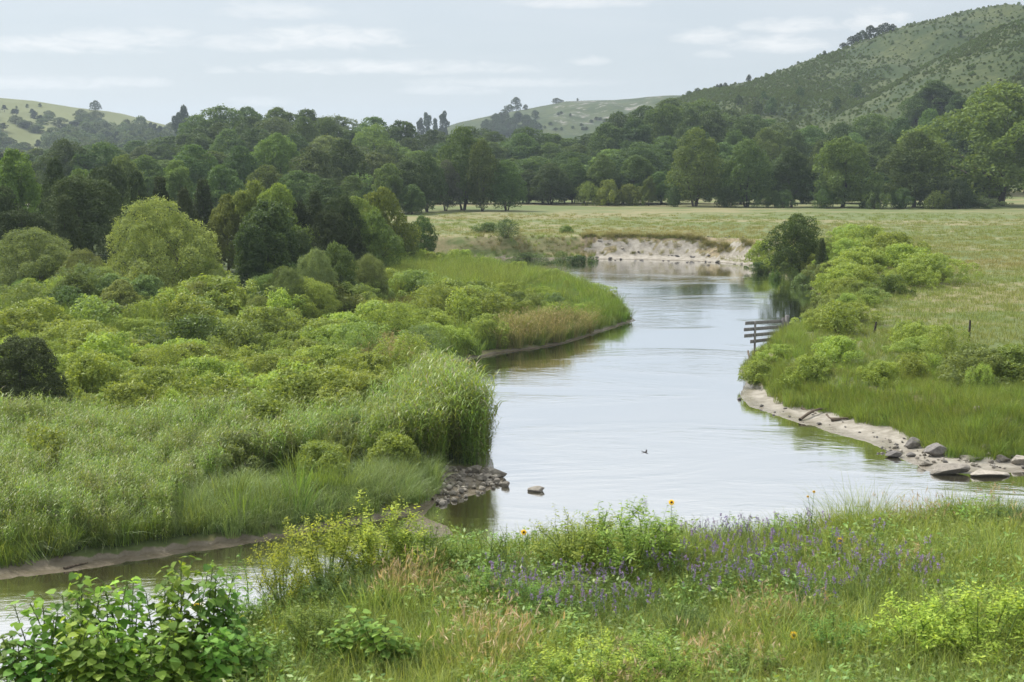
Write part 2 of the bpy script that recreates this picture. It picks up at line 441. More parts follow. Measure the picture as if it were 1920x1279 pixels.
# ------------------------------------------------------------------ water
wm, b = new_mat('river_water_material')
geo = b.n('ShaderNodeNewGeometry'); pos = geo.outputs['Position']
mp = b.n('ShaderNodeMapping', i_0=pos); mp.inputs[3].default_value = (0.5, 1.0, 1.0)
w1 = b.noise(mp.outputs[0], 1.1, 4, 0.6, 0.5)
w2 = b.noise(mp.outputs[0], 5.0, 3, 0.6)
cur = b.noise(mp.outputs[0], 0.11, 4, 0.6, 1.0)
amp = b.ss(cur, 0.42, 0.68)
h = b.m('ADD', b.m('MULTIPLY', w1, b.m('MULTIPLY_ADD', amp, 0.024, 0.004)), b.m('MULTIPLY', w2, b.m('MULTIPLY_ADD', amp, 0.009, 0.0018)))
bp = b.n('ShaderNodeBump', i_0=1.0, i_1=1.0); b.put(bp.inputs['Height'], h)
silt = b.mix(b.ss(b.noise(pos, 0.15, 3, .5), .35, .65), (0.085, 0.075, 0.035), (0.120, 0.105, 0.055))
pr = b.n('ShaderNodeBsdfPrincipled', i_0=silt)
pr.inputs['Roughness'].default_value = 0.06; pr.inputs['IOR'].default_value = 1.45
pr.inputs['Specular IOR Level'].default_value = 1.0
b.put(pr.inputs['Normal'], bp.outputs[0])
gl = b.n('ShaderNodeBsdfGlossy', i_0=(0.93, 0.94, 0.95, 1), i_1=0.05); b.put(gl.inputs['Normal'], bp.outputs[0])
fr = b.n('ShaderNodeFresnel', i_0=1.33)
mx = b.n('ShaderNodeMixShader', i_0=b.m('MULTIPLY_ADD', fr.outputs[0], 0.9, 0.58, clamp=True), i_1=pr.outputs[0], i_2=gl.outputs[0])
b.n('ShaderNodeOutputMaterial', i_0=mx.outputs[0])
wx = np.array([-120, 120]); wy = np.array([24, 260])
me = mesh_np('river_water', [(-140, 22, 0), (140, 22, 0), (140, 260, 0), (-140, 260, 0)], np.array([[0, 1, 2, 3]]), wm)
river = tag(link('river_water', me), kind='structure')
# ------------------------------------------------------------------ plant builders (all vectorised)
def unit(v): return v / (np.linalg.norm(v, axis=-1, keepdims=True) + 1e-9)
def rdir(r, n): return unit(r.normal(size=(n, 3)))

def kites(P, N, T, L, W, fold=0.0, cup=None):
    """leaf quads centred on P: tangent T (length L), across N x T (width W)"""
    N = unit(N); T = unit(T - N * np.sum(T * N, -1, keepdims=True)); Bn = np.cross(N, T)
    L = np.broadcast_to(np.asarray(L, float), (len(P),))[:, None]; W = np.broadcast_to(np.asarray(W, float), (len(P),))[:, None]
    a = P - T * L * .5; c = P + T * L * .5
    b_ = P + Bn * W * .5 - T * L * .08 + N * W * fold; d = P - Bn * W * .5 - T * L * .08 + N * W * fold
    V = np.stack([a, b_, c, d], 1).reshape(-1, 3)
    Q = np.arange(len(P) * 4).reshape(-1, 4)
    return V, Q

def tube(pts, rad, sides=6):
    pts = np.asarray(pts, float); n = len(pts); rad = np.broadcast_to(np.asarray(rad, float), (n,))
    t = np.gradient(pts, axis=0); t = unit(t)
    ref = np.array([0.31, 0.95, 0.05]) if abs(t[0][1]) < .8 else np.array([1.0, 0, 0.1])
    u = unit(np.cross(t, ref)); w = np.cross(t, u)
    a = np.linspace(0, 2 * np.pi, sides, endpoint=False)
    V = pts[:, None] + rad[:, None, None] * (np.cos(a)[None, :, None] * u[:, None] + np.sin(a)[None, :, None] * w[:, None])
    V = V.reshape(-1, 3)
    i = np.arange(n - 1)[:, None] * sides + np.arange(sides)[None]; j = np.arange(n - 1)[:, None] * sides + (np.arange(sides)[None] + 1) % sides
    Q = np.stack([i, j, j + sides, i + sides], -1).reshape(-1, 4)
    return V, Q

class Acc:
    def __init__(s): s.V = []; s.Q = []; s.A = []; s.T = []; s.n = 0
    def add(s, V, Q, var=0.5, tip=0.0):
        s.V.append(V); s.Q.append(np.asarray(Q) + s.n); s.n += len(V)
        s.A.append(np.broadcast_to(np.asarray(var, float), (len(V),))); s.T.append(np.broadcast_to(np.asarray(tip, float), (len(V),)))
    def mesh(s, name, mat, smooth=False):
        g = {}
        for q in s.Q: g.setdefault(q.shape[1], []).append(q)
        return mesh_np(name, np.concatenate(s.V), [np.concatenate(q) for q in g.values()], mat,
                       {'var': np.concatenate(s.A), 'tip': np.concatenate(s.T)}, smooth)

def branch(p0, p1, r, bend=0.12, n=6, sag=0.0):
    t = np.linspace(0, 1, n)[:, None]
    L = np.linalg.norm(np.subtract(p1, p0))
    w = r.normal(size=3) * bend * L
    return np.asarray(p0) * (1 - t) + np.asarray(p1) * t + np.sin(t * np.pi) * w + np.array([0, 0, 1]) * (np.sin(t * np.pi) * sag * L)

def env_round(t): return np.sin(np.pi * np.clip(t, 0, 1) ** 0.75) ** 0.6
def env_tall(t): return np.clip(np.sin(np.pi * np.clip(t * .92 + .06, 0, 1) ** 0.9), 0, 1) ** 0.55
def env_dome(t): return np.sqrt(np.clip(1 - np.clip(t, 0, 1) ** 2.8, 0, 1))
def env_cone(t): return np.clip(1.03 - t, 0, 1) ** 0.8 * np.clip(t * 6 + .35, 0, 1)

def crown_mesh(name, mat, seed, R_=0.34, z0=0.16, env=env_round, npuff=48, pr=0.11, nleaf=24000, ls=0.021, asp=0.6,
               droop=0.0, up=0.2, squash=1.0, sprigs=0.12, edge=1.0, lob=0.16):
    r = np.random.default_rng(seed)
    t = r.uniform(0.02, 0.98, npuff) ** 0.85
    a = np.arange(npuff) * 2.39996 + r.uniform(-.5, .5, npuff)
    lobes = 1 + lob * np.sin(a * 2 + r.uniform(0, 6)) + lob * .7 * np.sin(a * 3 + t * 7 + r.uniform(0, 6))
    rr = np.maximum(env(t) * R_ * lobes * r.uniform(0.72, 1.0, npuff) - pr * .45, 0.0)
    C_ = np.stack([np.cos(a) * rr, np.sin(a) * rr, z0 + t * (1 - z0 - pr * .6)], -1)
    rad = pr * r.uniform(0.65, 1.35, npuff)
    # inner filling puffs
    ni = npuff // 4; ti = r.uniform(0.15, 0.8, ni); ai = r.uniform(0, 6.28, ni); ri = env(ti) * R_ * r.uniform(0, .45, ni)
    C_ = np.vstack([C_, np.stack([np.cos(ai) * ri, np.sin(ai) * ri, z0 + ti * (1 - z0)], -1)])
    rad = np.concatenate([rad, pr * r.uniform(1.0, 1.5, ni)])
    w = rad ** 2; k = r.choice(len(C_), int(nleaf * 1.25), p=w / w.sum())
    D = rdir(r, len(k)); D[:, 2] = np.where(D[:, 2] < -0.6, -D[:, 2] * .7, D[:, 2]); D = unit(D)
    # small sub-lobes make the puff itself knobbly
    sub = rdir(r, 9 * len(C_)).reshape(len(C_), 9, 3)
    dots = np.einsum('ni,nji->nj', D, sub[k]).max(1)
    rs = 0.70 + 0.34 * np.clip((dots - .55) / .45, 0, 1)
    rs = rs * r.uniform(0.80, 1.06, len(k)) ** edge
    far = r.random(len(k)) < sprigs
    rs = np.where(far, rs * r.uniform(1.0, 1.28, len(k)), rs)
    P = C_[k] + D * (rad[k] * rs)[:, None] * np.array([1, 1, squash])
    keep = np.ones(len(P), bool)
    for j in range(len(C_)):
        q = np.linalg.norm((P - C_[j]) / np.array([1, 1, squash]), axis=1) < rad[j] * .62
        keep &= ~(q & (k != j))
    P = P[keep]; D = D[keep]; k = k[keep]
    P = P[:nleaf]; D = D[:nleaf]; k = k[:nleaf]
    N = unit(D * 0.65 + rdir(r, len(P)) * 0.9 + np.array([0, 0, up]))
    T = rdir(r, len(P)) + np.array([0, 0, -droop]) + D * .4
    s = ls * r.uniform(0.6, 1.35, len(P))
    V, Q = kites(P, N, T, s * 1.25, s * asp * 1.25)
    pv = r.random(len(C_))[k]
    var = np.clip(0.55 * r.random(len(P)) + 0.45 * pv, 0, 1)
    me = mesh_np(name, V, Q, mat, {'var': np.repeat(var, 4), 'tip': np.zeros(len(V))})
    return me, C_, rad

def trunk_mesh(name, mat, seed, C_, r0=0.022, top=0.62, nb=9, lean=0.03, stems=1, zsplit=0.12, spread=0.0, sides=7, twigs=0):
    r = np.random.default_rng(seed); A = Acc()
    for s_ in range(stems):
        a = 2 * np.pi * s_ / max(stems, 1) + r.uniform(0, 1)
        off = np.array([math.cos(a), math.sin(a), 0]) * spread
        base = off * .3 if stems > 1 else np.zeros(3)
        tp = np.array([r.normal() * lean, r.normal() * lean, top * r.uniform(.85, 1.05)]) + off * 2.2
        pts = branch(base, tp, r, 0.035, 9)
        pts[0, 2] -= 0.012
        rr = r0 / stems ** .4
        rads = rr * (1 - np.linspace(0, 1, 9)) ** 0.8 + rr * .12; rads[0] *= 1.45
        A.add(*tube(pts, rads, sides))
        order = r.permutation(len(C_))[:max(2, nb // stems)]
        for j in order:
            c = C_[j]
            zb = max(zsplit, min(c[2] - np.hypot(c[0], c[1]) * .9, top * .9)); q = np.clip(zb / max(tp[2], .01), 0.05, .95)
            i = q * 8; i0 = int(i); p0 = pts[i0] * (1 - (i - i0)) + pts[min(i0 + 1, 8)] * (i - i0)
            br = branch(p0, c, r, .06, 6, .06)
            A.add(*tube(br, rr * (1 - q * .7) * .5 * np.linspace(1, .15, 6), 5))
    return A.mesh(name, mat, True)

def blades(r, n, rad, h, w, bend=0.5, seg=3, hvar=.35, lean=0.15, spreadp=0.5):
    """n grass blades in a tuft of radius rad"""
    a = r.uniform(0, 2 * np.pi, n); q = rad * r.random(n) ** spreadp
    base = np.stack([np.cos(a) * q, np.sin(a) * q, np.zeros(n)], -1)
    d = r.uniform(0, 2 * np.pi, n); dirv = np.stack([np.cos(d), np.sin(d), np.zeros(n)], -1) * .6 + np.stack([np.cos(a), np.sin(a), np.zeros(n)], -1) * .6
    H = h * r.uniform(1 - hvar, 1 + hvar * .6, n); bd = bend * r.uniform(.2, 1.3, n)
    wv = np.stack([-np.sin(d), np.cos(d), np.zeros(n)], -1)
    rotw = r.uniform(0, np.pi, n); wv = unit(wv * np.cos(rotw)[:, None] + unit(dirv) * np.sin(rotw)[:, None] * .6)
    rows = []
    for i in range(seg + 1):
        t = i / seg
        p = base + np.array([0, 0, 1]) * (H * (t - bd * .45 * t ** 3))[:, None] + dirv * (H * (lean * t + bd * t ** 2.2 * .8))[:, None]
        ww = (w * (1 - t) ** .6 + w * .06) * r.uniform(.8, 1.2)
        rows += [p - wv * ww * .5, p + wv * ww * .5]
    V = np.stack(rows, 1)            # n, 2(seg+1), 3
    k = 2 * (seg + 1)
    Q = []
    for i in range(seg):
        Q.append(np.stack([np.arange(n) * k + 2 * i, np.arange(n) * k + 2 * i + 1, np.arange(n) * k + 2 * i + 3, np.arange(n) * k + 2 * i + 2], -1))
    tops = (V[:, -1] + V[:, -2]) * .5
    t = np.tile(np.repeat(np.arange(seg + 1) / seg, 2), n)
    return V.reshape(-1, 3), np.concatenate(Q), np.repeat(r.random(n), k), t, tops

# materials
M_bark = bark_mat('bark')
M_leaf = leaf_mat('broad_leaves', None, 0.42, 0.6, 0.25, 0.03)
M_needle = leaf_mat('cedar_sprays', None, 0.2, 0.7, 0.15, 0.02)
M_shrub = leaf_mat('shrub_leaves', None, 0.45, 0.5, 0.3, 0.025)

# --- prototype meshes, unit height
TREE = {}
TREE['broad'] = []
specs = [dict(R_=.36, z0=.03, env=env_round, npuff=100, pr=.082, lob=.22), dict(R_=.40, z0=.02, env=env_round, npuff=115, pr=.080, lob=.3),
         dict(R_=.33, z0=.01, env=env_tall, npuff=100, pr=.075, lob=.25), dict(R_=.45, z0=.10, env=env_round, npuff=120, pr=.085, lob=.32),
         dict(R_=.30, z0=.0, env=env_tall, npuff=60, pr=.085, lob=.2)]
for i, s_ in enumerate(specs):
    cm, C_, rad = crown_mesh('broad_crown', M_leaf, 100 + i, nleaf=26000, ls=.0195, sprigs=.2, **s_)
    TREE['broad'].append((cm, trunk_mesh('broad_trunk', M_bark, 200 + i, C_, .018, .66, 14)))
TREE['grove'] = []        # several stems with trunks showing below a high crown
for i in range(2):
    cm, C_, rad = crown_mesh('grove_crown', M_leaf, 120 + i, R_=.36, z0=.08, env=env_round, npuff=90, pr=.10, nleaf=26000, ls=.020, sprigs=.16)
    TREE['grove'].append((cm, trunk_mesh('grove_trunk', M_bark, 220 + i, C_, .017, .6, 14, stems=3, spread=.06, zsplit=.22)))
TREE['willow'] = []
for i, s_ in enumerate([dict(R_=.66, z0=.0), dict(R_=.60, z0=.0)]):
    cm, C_, rad = crown_mesh('willow_crown', M_leaf, 140 + i, env=env_dome, npuff=120, pr=.115, nleaf=52000, ls=.021, asp=.34, droop=.5, up=.2, sprigs=.32, lob=.05, squash=1.0, **s_)
    TREE['willow'].append((cm, trunk_mesh('willow_trunk', M_bark, 240 + i, C_, .030, .5, 18, stems=3, spread=.10, zsplit=.05)))
TREE['cedar'] = []
for i, s_ in enumerate([dict(R_=.30, z0=.02, env=env_cone), dict(R_=.36, z0=.02, env=env_cone), dict(R_=.42, z0=.02, env=env_dome)]):
    cm, C_, rad = crown_mesh('cedar_crown', M_needle, 160 + i, npuff=120, pr=.060, nleaf=30000, ls=.022, asp=.32, up=.1, droop=-1.1, sprigs=.30, lob=.14, squash=1.35, **s_)
    TREE['cedar'].append((cm, trunk_mesh('cedar_trunk', M_bark, 260 + i, C_, .02, .9, 12)))
TREE['pine'] = []
for i in range(3):
    cm, C_, rad = crown_mesh('pine_crown', M_needle, 180 + i, R_=.24, z0=.30, env=env_cone if i else env_tall, npuff=26, pr=.075, nleaf=3500, ls=.040, asp=.5, sprigs=.2, lob=.3)
    TREE['pine'].append((cm, trunk_mesh('pine_trunk', M_bark, 280 + i, C_, .018, .9, 12)))
TREE['small'] = []        # for trees a few pixels tall on the far ridges
for i in range(3):
    cm, C_, rad = crown_mesh('small_crown', M_leaf, 190 + i, R_=.46, z0=.06, npuff=24, pr=.16, nleaf=2600, ls=.055, sprigs=.15)
    TREE['small'].append((cm, trunk_mesh('small_trunk', M_bark, 290 + i, C_, .02, .5, 5)))
TREE['shrub'] = []        # dense leafy shrubs of the river banks, wider than tall
for i in range(6):
    cm, C_, rad = crown_mesh('shrub_crown', M_shrub, 300 + i, R_=[.8, .95, .60, .85, .55, 1.05][i], z0=.0, env=[env_dome, env_dome, env_tall, env_round, env_tall, env_dome][i], npuff=[70, 90, 44, 80, 36, 100][i], pr=[.135, .13, .15, .14, .16, .125][i],
                             nleaf=[9500, 10000, 6000, 9000, 5000, 10500][i], ls=.058, asp=[.40, .34, .22, .40, .5, .3][i], up=[.35, .5, .1, .3, .2, .6][i], sprigs=[.5, .4, .9, .6, .8, .5][i], lob=.4, squash=[1.15, .9, 1.9, 1.2, 1.6, .8][i])
    TREE['shrub'].append((cm, trunk_mesh('shrub_stems', M_bark, 320 + i, C_, .018, .62, 26, stems=7, spread=.14, zsplit=.03, sides=4)))

def place(kind, i, x, y, h, w=1.0, rot=None, col=(.06, .1, .03), name='broadleaf_tree', label=None, cat='tree', group=None, z=None, lean=0.0):
    """one plant: an Empty at its base, with its crown and trunk as children"""
    if z is None: z = tz1(x, y)
    e = bpy.data.objects.new(name, None); e.empty_display_size = .5
    e.location = (x, y, z - 0.03 * min(h, 3)); e.scale = (h * w, h * w, h)
    e.rotation_euler = (lean, 0, random.uniform(0, 6.28) if rot is None else rot)
    COL.objects.link(e)
    cm, tm = TREE[kind][i % len(TREE[kind])]
    c = bpy.data.objects.new('crown', cm); c.parent = e; COL.objects.link(c)
    f = random.uniform(.9, 1.1)
    c.color = (col[0] * f, col[1] * f, col[2] * f, 1)
    t = bpy.data.objects.new('stems' if kind == 'shrub' else 'trunk', tm); t.parent = e; COL.objects.link(t)
    tag(e, label, cat, group)
    return e
# ------------------------------------------------------------------ trees, placed where the photograph's stand
DK = (.066, .112, .036); MD = (.094, .154, .046); LT = (.140, .212, .058); YG = (.175, .230, .055); GG = (.100, .145, .062)
CE = (.050, .074, .027); WI = (.235, .295, .095); OL = (.085, .125, .034); SH = (.265, .350, .078); GS = (.170, .245, .095)

def tree_px(kind, u, vtop, Yd, wpx, col, name='broadleaf_tree', label=None, group=None, cat='tree', i=None, wr=None, z=None, hmin=1.0):
    """a tree at depth Yd whose top reaches pixel (u, vtop) and whose crown is about wpx wide"""
    x, zt = at_y(u, vtop, Yd)
    z0 = tz1(x, Yd) if z is None else z
    h = max(zt - z0, hmin)
    wid = wpx / F * Yd
    nat = {'broad': .76, 'grove': .78, 'willow': 1.3, 'cedar': .66, 'pine': .5, 'small': .95, 'shrub': 1.75}[kind]
    w = wid / (h * nat) if wr is None else wr
    w = min(max(w, .80 if kind in ('broad', 'cedar') and Yd < 340 else .6), 2.2)
    if i is None: i = random.randrange(6)
    return place(kind, i, x, Yd, h, w, None, col, name, label, cat, group, z0)

def Dm(v, z=3.0): return gp(960, v, z)[1]     # depth of the meadow at image row v
G1 = 'trees along the far edge of the meadow'
# front row beyond the meadow, right to left: (kind, u, vtop, vbase, width, colour, proto, label)
front = [
 ('broad', 1885, 158, 386, 240, (.135, .190, .050), 3, 'largest tree at right edge of photo, broad yellow-green crown below the hillside'),
 ('broad', 1718, 248, 389, 125, MD, 0, 'round dark green tree left of the largest yellow-green tree, across the meadow'),
 ('broad', 1583, 256, 389, 118, LT, 2, 'tall light green tree with columnar lobes at right of meadow edge'),
 ('broad', 1487, 275, 388, 88, DK, 4, 'narrow dark tree between two lighter trees behind the meadow'),
 ('grove', 1402, 262, 388, 105, MD, 0, 'mid green multi-stemmed tree behind the lone riverside tree'),
 ('grove', 1305, 241, 387, 110, LT, 1, 'tall pale-topped tree with dark bare trunks above meadow centre right'),
 ('broad', 1240, 322, 384, 70, MD, 4, 'small dark tree squeezed beside the tall pale-topped tree'),
 ('broad', 1130, 290, 383, 76, (.120, .180, .055), 0, 'rounded light green tree rising behind the low yellow-green thicket'),
 ('broad', 1193, 290, 383, 74, MD, 2, 'mid green tree right of the rounded light green one'),
 ('grove', 1032, 306, 384, 84, DK, 0, 'dark low-crowned tree on short trunks behind meadow centre'),
 ('grove', 990, 318, 383, 60, DK, 1, 'dark small-crowned tree between tall grove and meadow centre'),
 ('grove', 1075, 296, 382, 70, MD, 1, 'mid green tree left of the low yellow-green thicket'),
 ('grove', 950, 300, 396, 80, MD, 0, 'tree with clustered pale trunks at the grove end by the meadow'),
 ('grove', 868, 238, 394, 112, OL, 1, 'tall olive green tree standing over the dark grove'),
 ('grove', 905, 262, 396, 70, OL, 0, 'olive tree with a flat yellowish top at the right of the grove'),
 ('grove', 835, 300, 396, 62, (.085, .100, .065), 1, 'greyish half-bare tree inside the dark grove'),
 ('grove', 800, 285, 398, 74, DK, 0, 'dark tree at the left of the grove facing the meadow'),
 ('broad', 728, 306, 402, 84, LT, 4, 'pale green upright tree in front of the dark woods, left of grove'),
 ('broad', 765, 300, 400, 84, DK, 1, 'dark full tree right of the pale upright tree in front of the wood'),
 ('broad', 772, 345, 403, 60, MD, 2, 'low leafy tree filling the wood edge at the left end of the meadow'),
 ('broad', 660, 330, 408, 84, MD, 0, 'low mid green tree in front of the woods, left of the pale upright tree'),
]
for (k, u, vt, vb, w, col, i, lab) in front:
    tree_px(k, u, vt, Dm(vb), w, col, label=lab, group=G1, i=i)
for (u, vt, vb, w) in [(1100, 346, 385, 50), (1140, 337, 385, 60), (1180, 345, 385, 50)]:
    tree_px('shrub', u, vt, Dm(vb), w, YG, 'tree_shrub', 'low yellow-green thicket shrub below the rounded light green tree', 'low thicket at the meadow edge', 'shrub')
tree_px('broad', 1217, 330, Dm(386), 34, LT, 'broadleaf_tree', 'small slim light green tree right of the low yellow-green thicket', G1, i=4)
for (u, vt, vb, w, c) in [(1640, 345, 391, 60, MD), (1692, 352, 391, 50, DK), (1765, 330, 391, 40, CE), (1800, 335, 391, 45, DK), (1820, 362, 390, 60, MD), (1470, 355, 390, 40, DK), (1545, 350, 390, 46, MD), (1760, 360, 392, 60, LT), (1855, 372, 390, 60, GG), (1360, 350, 389, 50, DK), (1440, 352, 389, 40, MD), (1265, 350, 388, 40, DK)]:
    tree_px('shrub', u, vt, Dm(vb), w, c, 'understory_shrub', 'dark understory shrub below the trees at right of the meadow edge', 'understory shrubs along the meadow edge', 'shrub')

# rows behind: the wooded valley, filled to the photograph's skyline
SKY = [(-400, 280), (0, 285), (60, 275), (110, 262), (150, 272), (200, 268), (240, 262), (300, 262), (345, 250), (362, 213), (400, 205), (480, 198), (525, 205), (545, 207), (600, 197), (625, 216), (700, 216), (745, 217), (762, 236),
       (800, 232), (840, 246), (870, 234), (900, 250), (960, 246), (985, 236), (1010, 250), (1060, 240), (1108, 246), (1125, 214), (1170, 205), (1205, 206), (1240, 186), (1295, 182), (1335, 196), (1380, 206), (1440, 218),
       (1500, 232), (1560, 242), (1650, 226), (1710, 214), (1760, 155), (1800, 175), (1920, 165), (2300, 200)]
su, sv = np.array(SKY).T
r = np.random.default_rng(5)
GW = 'trees of the wood across the valley'
def colpick(r, w):
    return [DK, MD, LT, GG, OL][r.choice(5, p=w)]
rows = [  # depth range, u range, how far below the skyline the tops are, spacing in px, colours
 (500, 540, -60, 1500, 0, 62, (.45, .4, .05, .05, .05)),
 (440, 470, -60, 1480, 16, 58, (.35, .4, .10, .1, .05)),
 (395, 425, -60, 1850, 44, 66, (.25, .4, .20, .1, .05)),
 (355, 375, -60, 700, 75, 62, (.25, .35, .25, .1, .05)),
]
names_w = {0: 'dark green', 1: 'mid green', 2: 'light green', 3: 'grey-green', 4: 'olive green'}
def side(u): return 'left' if u < 620 else 'middle' if u < 1100 else 'right'
cols = [DK, MD, LT, GG, OL]
def filler(Yd, u, vt, w, ci, where, name='broadleaf_tree', kind='broad', group=GW):
    tree_px(kind, u, vt, Yd, w, cols[ci], name, f'{names_w[ci]} rounded tree {where}', group)
wheres = ['on the skyline of the wood', 'just below the skyline of the wood', 'in the depth of the wood beyond the meadow trees', 'among the lower trees in front of the wood']
for ri, (d0, d1, u0, u1, dv, sp_, cw) in enumerate(rows):
    u = u0 + r.uniform(0, 30)
    while u < u1:
        vt = np.interp(u, su, sv) + dv + r.uniform(-5, 14)
        if ri == 2 and 1120 < u < 1560: vt += 14
        if ri == 0: vt = np.interp(u, su, sv) + r.uniform(-4, 8)
        ci = r.choice(5, p=cw)
        filler(r.uniform(d0, d1), u, vt, sp_ * r.uniform(1.4, 2.1), ci, wheres[ri] + {'left': ' at left', 'middle': ' at centre', 'right': ' at right'}[side(u)])
        u += sp_ * r.uniform(.7, 1.1)
# slope woods at the foot of the right hills
for (u, vt, Yd, w, ci) in [(1520, 236, 470, 90, 1), (1580, 232, 455, 80, 0), (1640, 215, 470, 110, 1), (1600, 250, 440, 90, 1), (1690, 222, 450, 100, 0), (1745, 206, 440, 90, 1), (1660, 250, 420, 90, 0), (1780, 230, 425, 80, 1),
                           (1755, 150, 520, 95, 1), (1795, 178, 500, 60, 0), (1720, 178, 520, 70, 1), (1850, 200, 430, 110, 0), (1930, 190, 430, 110, 1), (1490, 245, 430, 70, 1), (1440, 240, 420, 80, 2), (1545, 262, 410, 70, 1), (1380, 244, 420, 80, 1), (1330, 226, 430, 80, 0)]:
    filler(Yd, u, vt, w, ci, 'on the wooded foot of the right hill' if vt > 185 else 'high on the gully of the right hill')

# left woods, from the back forward: (kind, u, vtop, depth, width px, colour, label)
left = [
 ('broad', 20, 300, 300, 100, MD, 'mid green tree at far left edge behind the light rounded one'),
 ('broad', 190, 268, 330, 110, DK, 'dark tree top left of centre in left woods below the far ridge'),
 ('broad', 120, 262, 330, 90, DK, 'dark tree near the left edge rising toward the blue ridge'),
 ('broad', 270, 292, 290, 100, MD, 'mid green tree in the left woods behind the conifers'),
 ('broad', 360, 272, 300, 110, MD, 'mid green tree in front of the skyline wood at left'),
 ('broad', 230, 290, 260, 80, LT, 'small light green crown peeking between left conifers'),
 ('broad', 450, 275, 290, 100, DK, 'shadowy tree with bright rim in the left woods'),
 ('broad', 520, 250, 300, 110, LT, 'light rounded crown under the left skyline trees'),
 ('broad', 590, 270, 290, 110, GG, 'grey-green crown in the left-centre wood'),
 ('broad', 640, 262, 310, 100, DK, 'dark crown left of the pale upright tree'),
 ('broad', 330, 300, 250, 90, LT, 'light green crown above the dark cedars at left'),
 ('broad', 415, 310, 250, 100, MD, 'mid green crown above the yellow-green trees at left'),
 ('broad', 560, 320, 260, 100, MD, 'mid green crown right of the yellow-green tree'),
 ('broad', 500, 310, 265, 90, LT, 'bright rimmed crown directly above the yellow-green tree'),
 ('broad', 610, 335, 240, 90, DK, 'dark crown above the centre-left cedars'),
 ('broad', 690, 350, 250, 70, DK, 'dark crown just behind the yellow-green tree by meadow'),
 ('broad', 25, 280, 175, 95, LT, 'light green rounded tree at the left edge, mid height'),
 ('broad', 150, 318, 190, 70, LT, 'bright small crown between two dark cedars'),
 ('cedar', 102, 295, 165, 90, CE, 'tallest dark cedar near the left edge'),
 ('cedar', 150, 333, 150, 150, (.060, .085, .032), 'broad feathery cedar right of the tallest one at left'),
 ('cedar', 255, 318, 170, 100, CE, 'dark cedar behind the big willow, left side'),
 ('cedar', 300, 335, 160, 80, CE, 'dark cedar directly above the big willow'),
 ('cedar', 205, 310, 185, 70, CE, 'slim cedar between two broader cedars at left'),
 ('cedar', 380, 340, 175, 90, CE, 'dark cedar above right shoulder of the willow'),
 ('cedar', 345, 350, 165, 70, (.06, .085, .03), 'small cedar touching the willow top'),
 ('cedar', 40, 395, 140, 110, CE, 'dark cedar over the pale shrub tree at left edge'),
 ('cedar', -10, 350, 150, 90, CE, 'dark cedar cut by the left picture edge'),
 ('cedar', 120, 370, 138, 100, (.058, .08, .03), 'low cedar in front of the broad feathery cedar'),
 ('broad', 470, 338, 165, 80, YG, 'yellow-green tree behind the ash tree, left of centre'),
 ('broad', 520, 345, 160, 80, YG, 'yellow-green rounded tree above the dark green ash tree'),
 ('broad', 425, 365, 165, 60, YG, 'small yellow-green crown between cedars and ash tree'),
 ('cedar', 590, 362, 165, 70, CE, 'dark cedar right of the ash tree'),
 ('cedar', 555, 380, 160, 60, CE, 'small dark cedar touching the ash tree'),
 ('cedar', 640, 368, 160, 60, CE, 'dark cedar left of the bright yellow-green tree'),
 ('cedar', 620, 395, 150, 60, CE, 'low dark cedar in front of two others near centre left'),
 ('broad', 715, 352, 175, 78, YG, 'bright yellow-green tree nearest the left end of the meadow'),
 ('broad', 668, 370, 165, 66, (.15, .205, .05), 'yellow-green tree beside the dark cedar near the meadow'),
 ('broad', 700, 395, 160, 70, LT, 'light green tree below the bright yellow-green one'),
 ('cedar', 668, 425, 150, 44, CE, 'small dark cedar below the yellow-green trees'),
 ('broad', 790, 405, 185, 60, MD, 'low dark green bushy tree at the left end of the meadow'),
 ('broad', 755, 418, 178, 50, LT, 'small light tree at the meadow corner beside the bushy one'),
 ('broad', 505, 376, 137, 150, (.075, .125, .045), 'dark green ash tree right of the big willow'),
 ('broad', 470, 420, 133, 80, (.07, .115, .04), 'lower dark green tree between the willow and ash tree'),
 ('broad', 560, 430, 140, 70, (.08, .13, .045), 'dark tree skirting the right side of the ash tree'),
 ('willow', 298, 378, 128, 235, WI, 'big domed willow with pale green crown on the left bank'),
 ('willow', 60, 432, 128, 200, (.165, .215, .08), 'wide pale green willow thicket at the left edge'),
 ('willow', 150, 470, 124, 110, (.17, .22, .08), 'low willow between the left-edge thicket and big willow'),
 ('broad', 628, 455, 128, 60, (.11, .165, .05), 'small green tree above the grey-green willow shrubs'),
 ('willow', 590, 468, 124, 100, (.165, .21, .09), 'grey-green willow shrub right of the ash tree'),
 ('willow', 690, 478, 135, 90, (.17, .225, .08), 'pale willow shrub beyond the bright tall grass'),
 ('willow', 540, 505, 118, 60, (.14, .19, .075), 'small grey-green willow at the ash tree foot'),
 ('cedar', 38, 632, 76, 150, (.070, .098, .036), 'near dark cedar bush at the left edge'),
]
for (k, u, vt, Yd, w, col, lab) in left:
    nm = {'broad': 'broadleaf_tree', 'cedar': 'cedar_tree', 'willow': 'willow_tree'}[k]
    kw = {}
    if 'near dark cedar bush' in lab: kw = dict(i=2)
    if 'big domed' in lab: kw = dict(i=0)
    tree_px(k, u, vt, Yd, w, col, nm, lab, 'trees of the left bank', **kw)

# right bank riverside trees
tree_px('broad', 1494, 402, 170, 104, (.075, .125, .034), 'broadleaf_tree', 'lone bushy dark green tree at the river bend on the right bank', i=3)
tree_px('cedar', 1541, 447, 163, 40, (.075, .11, .035), 'cedar_tree', 'small upright cedar right of the lone riverside tree', i=0)

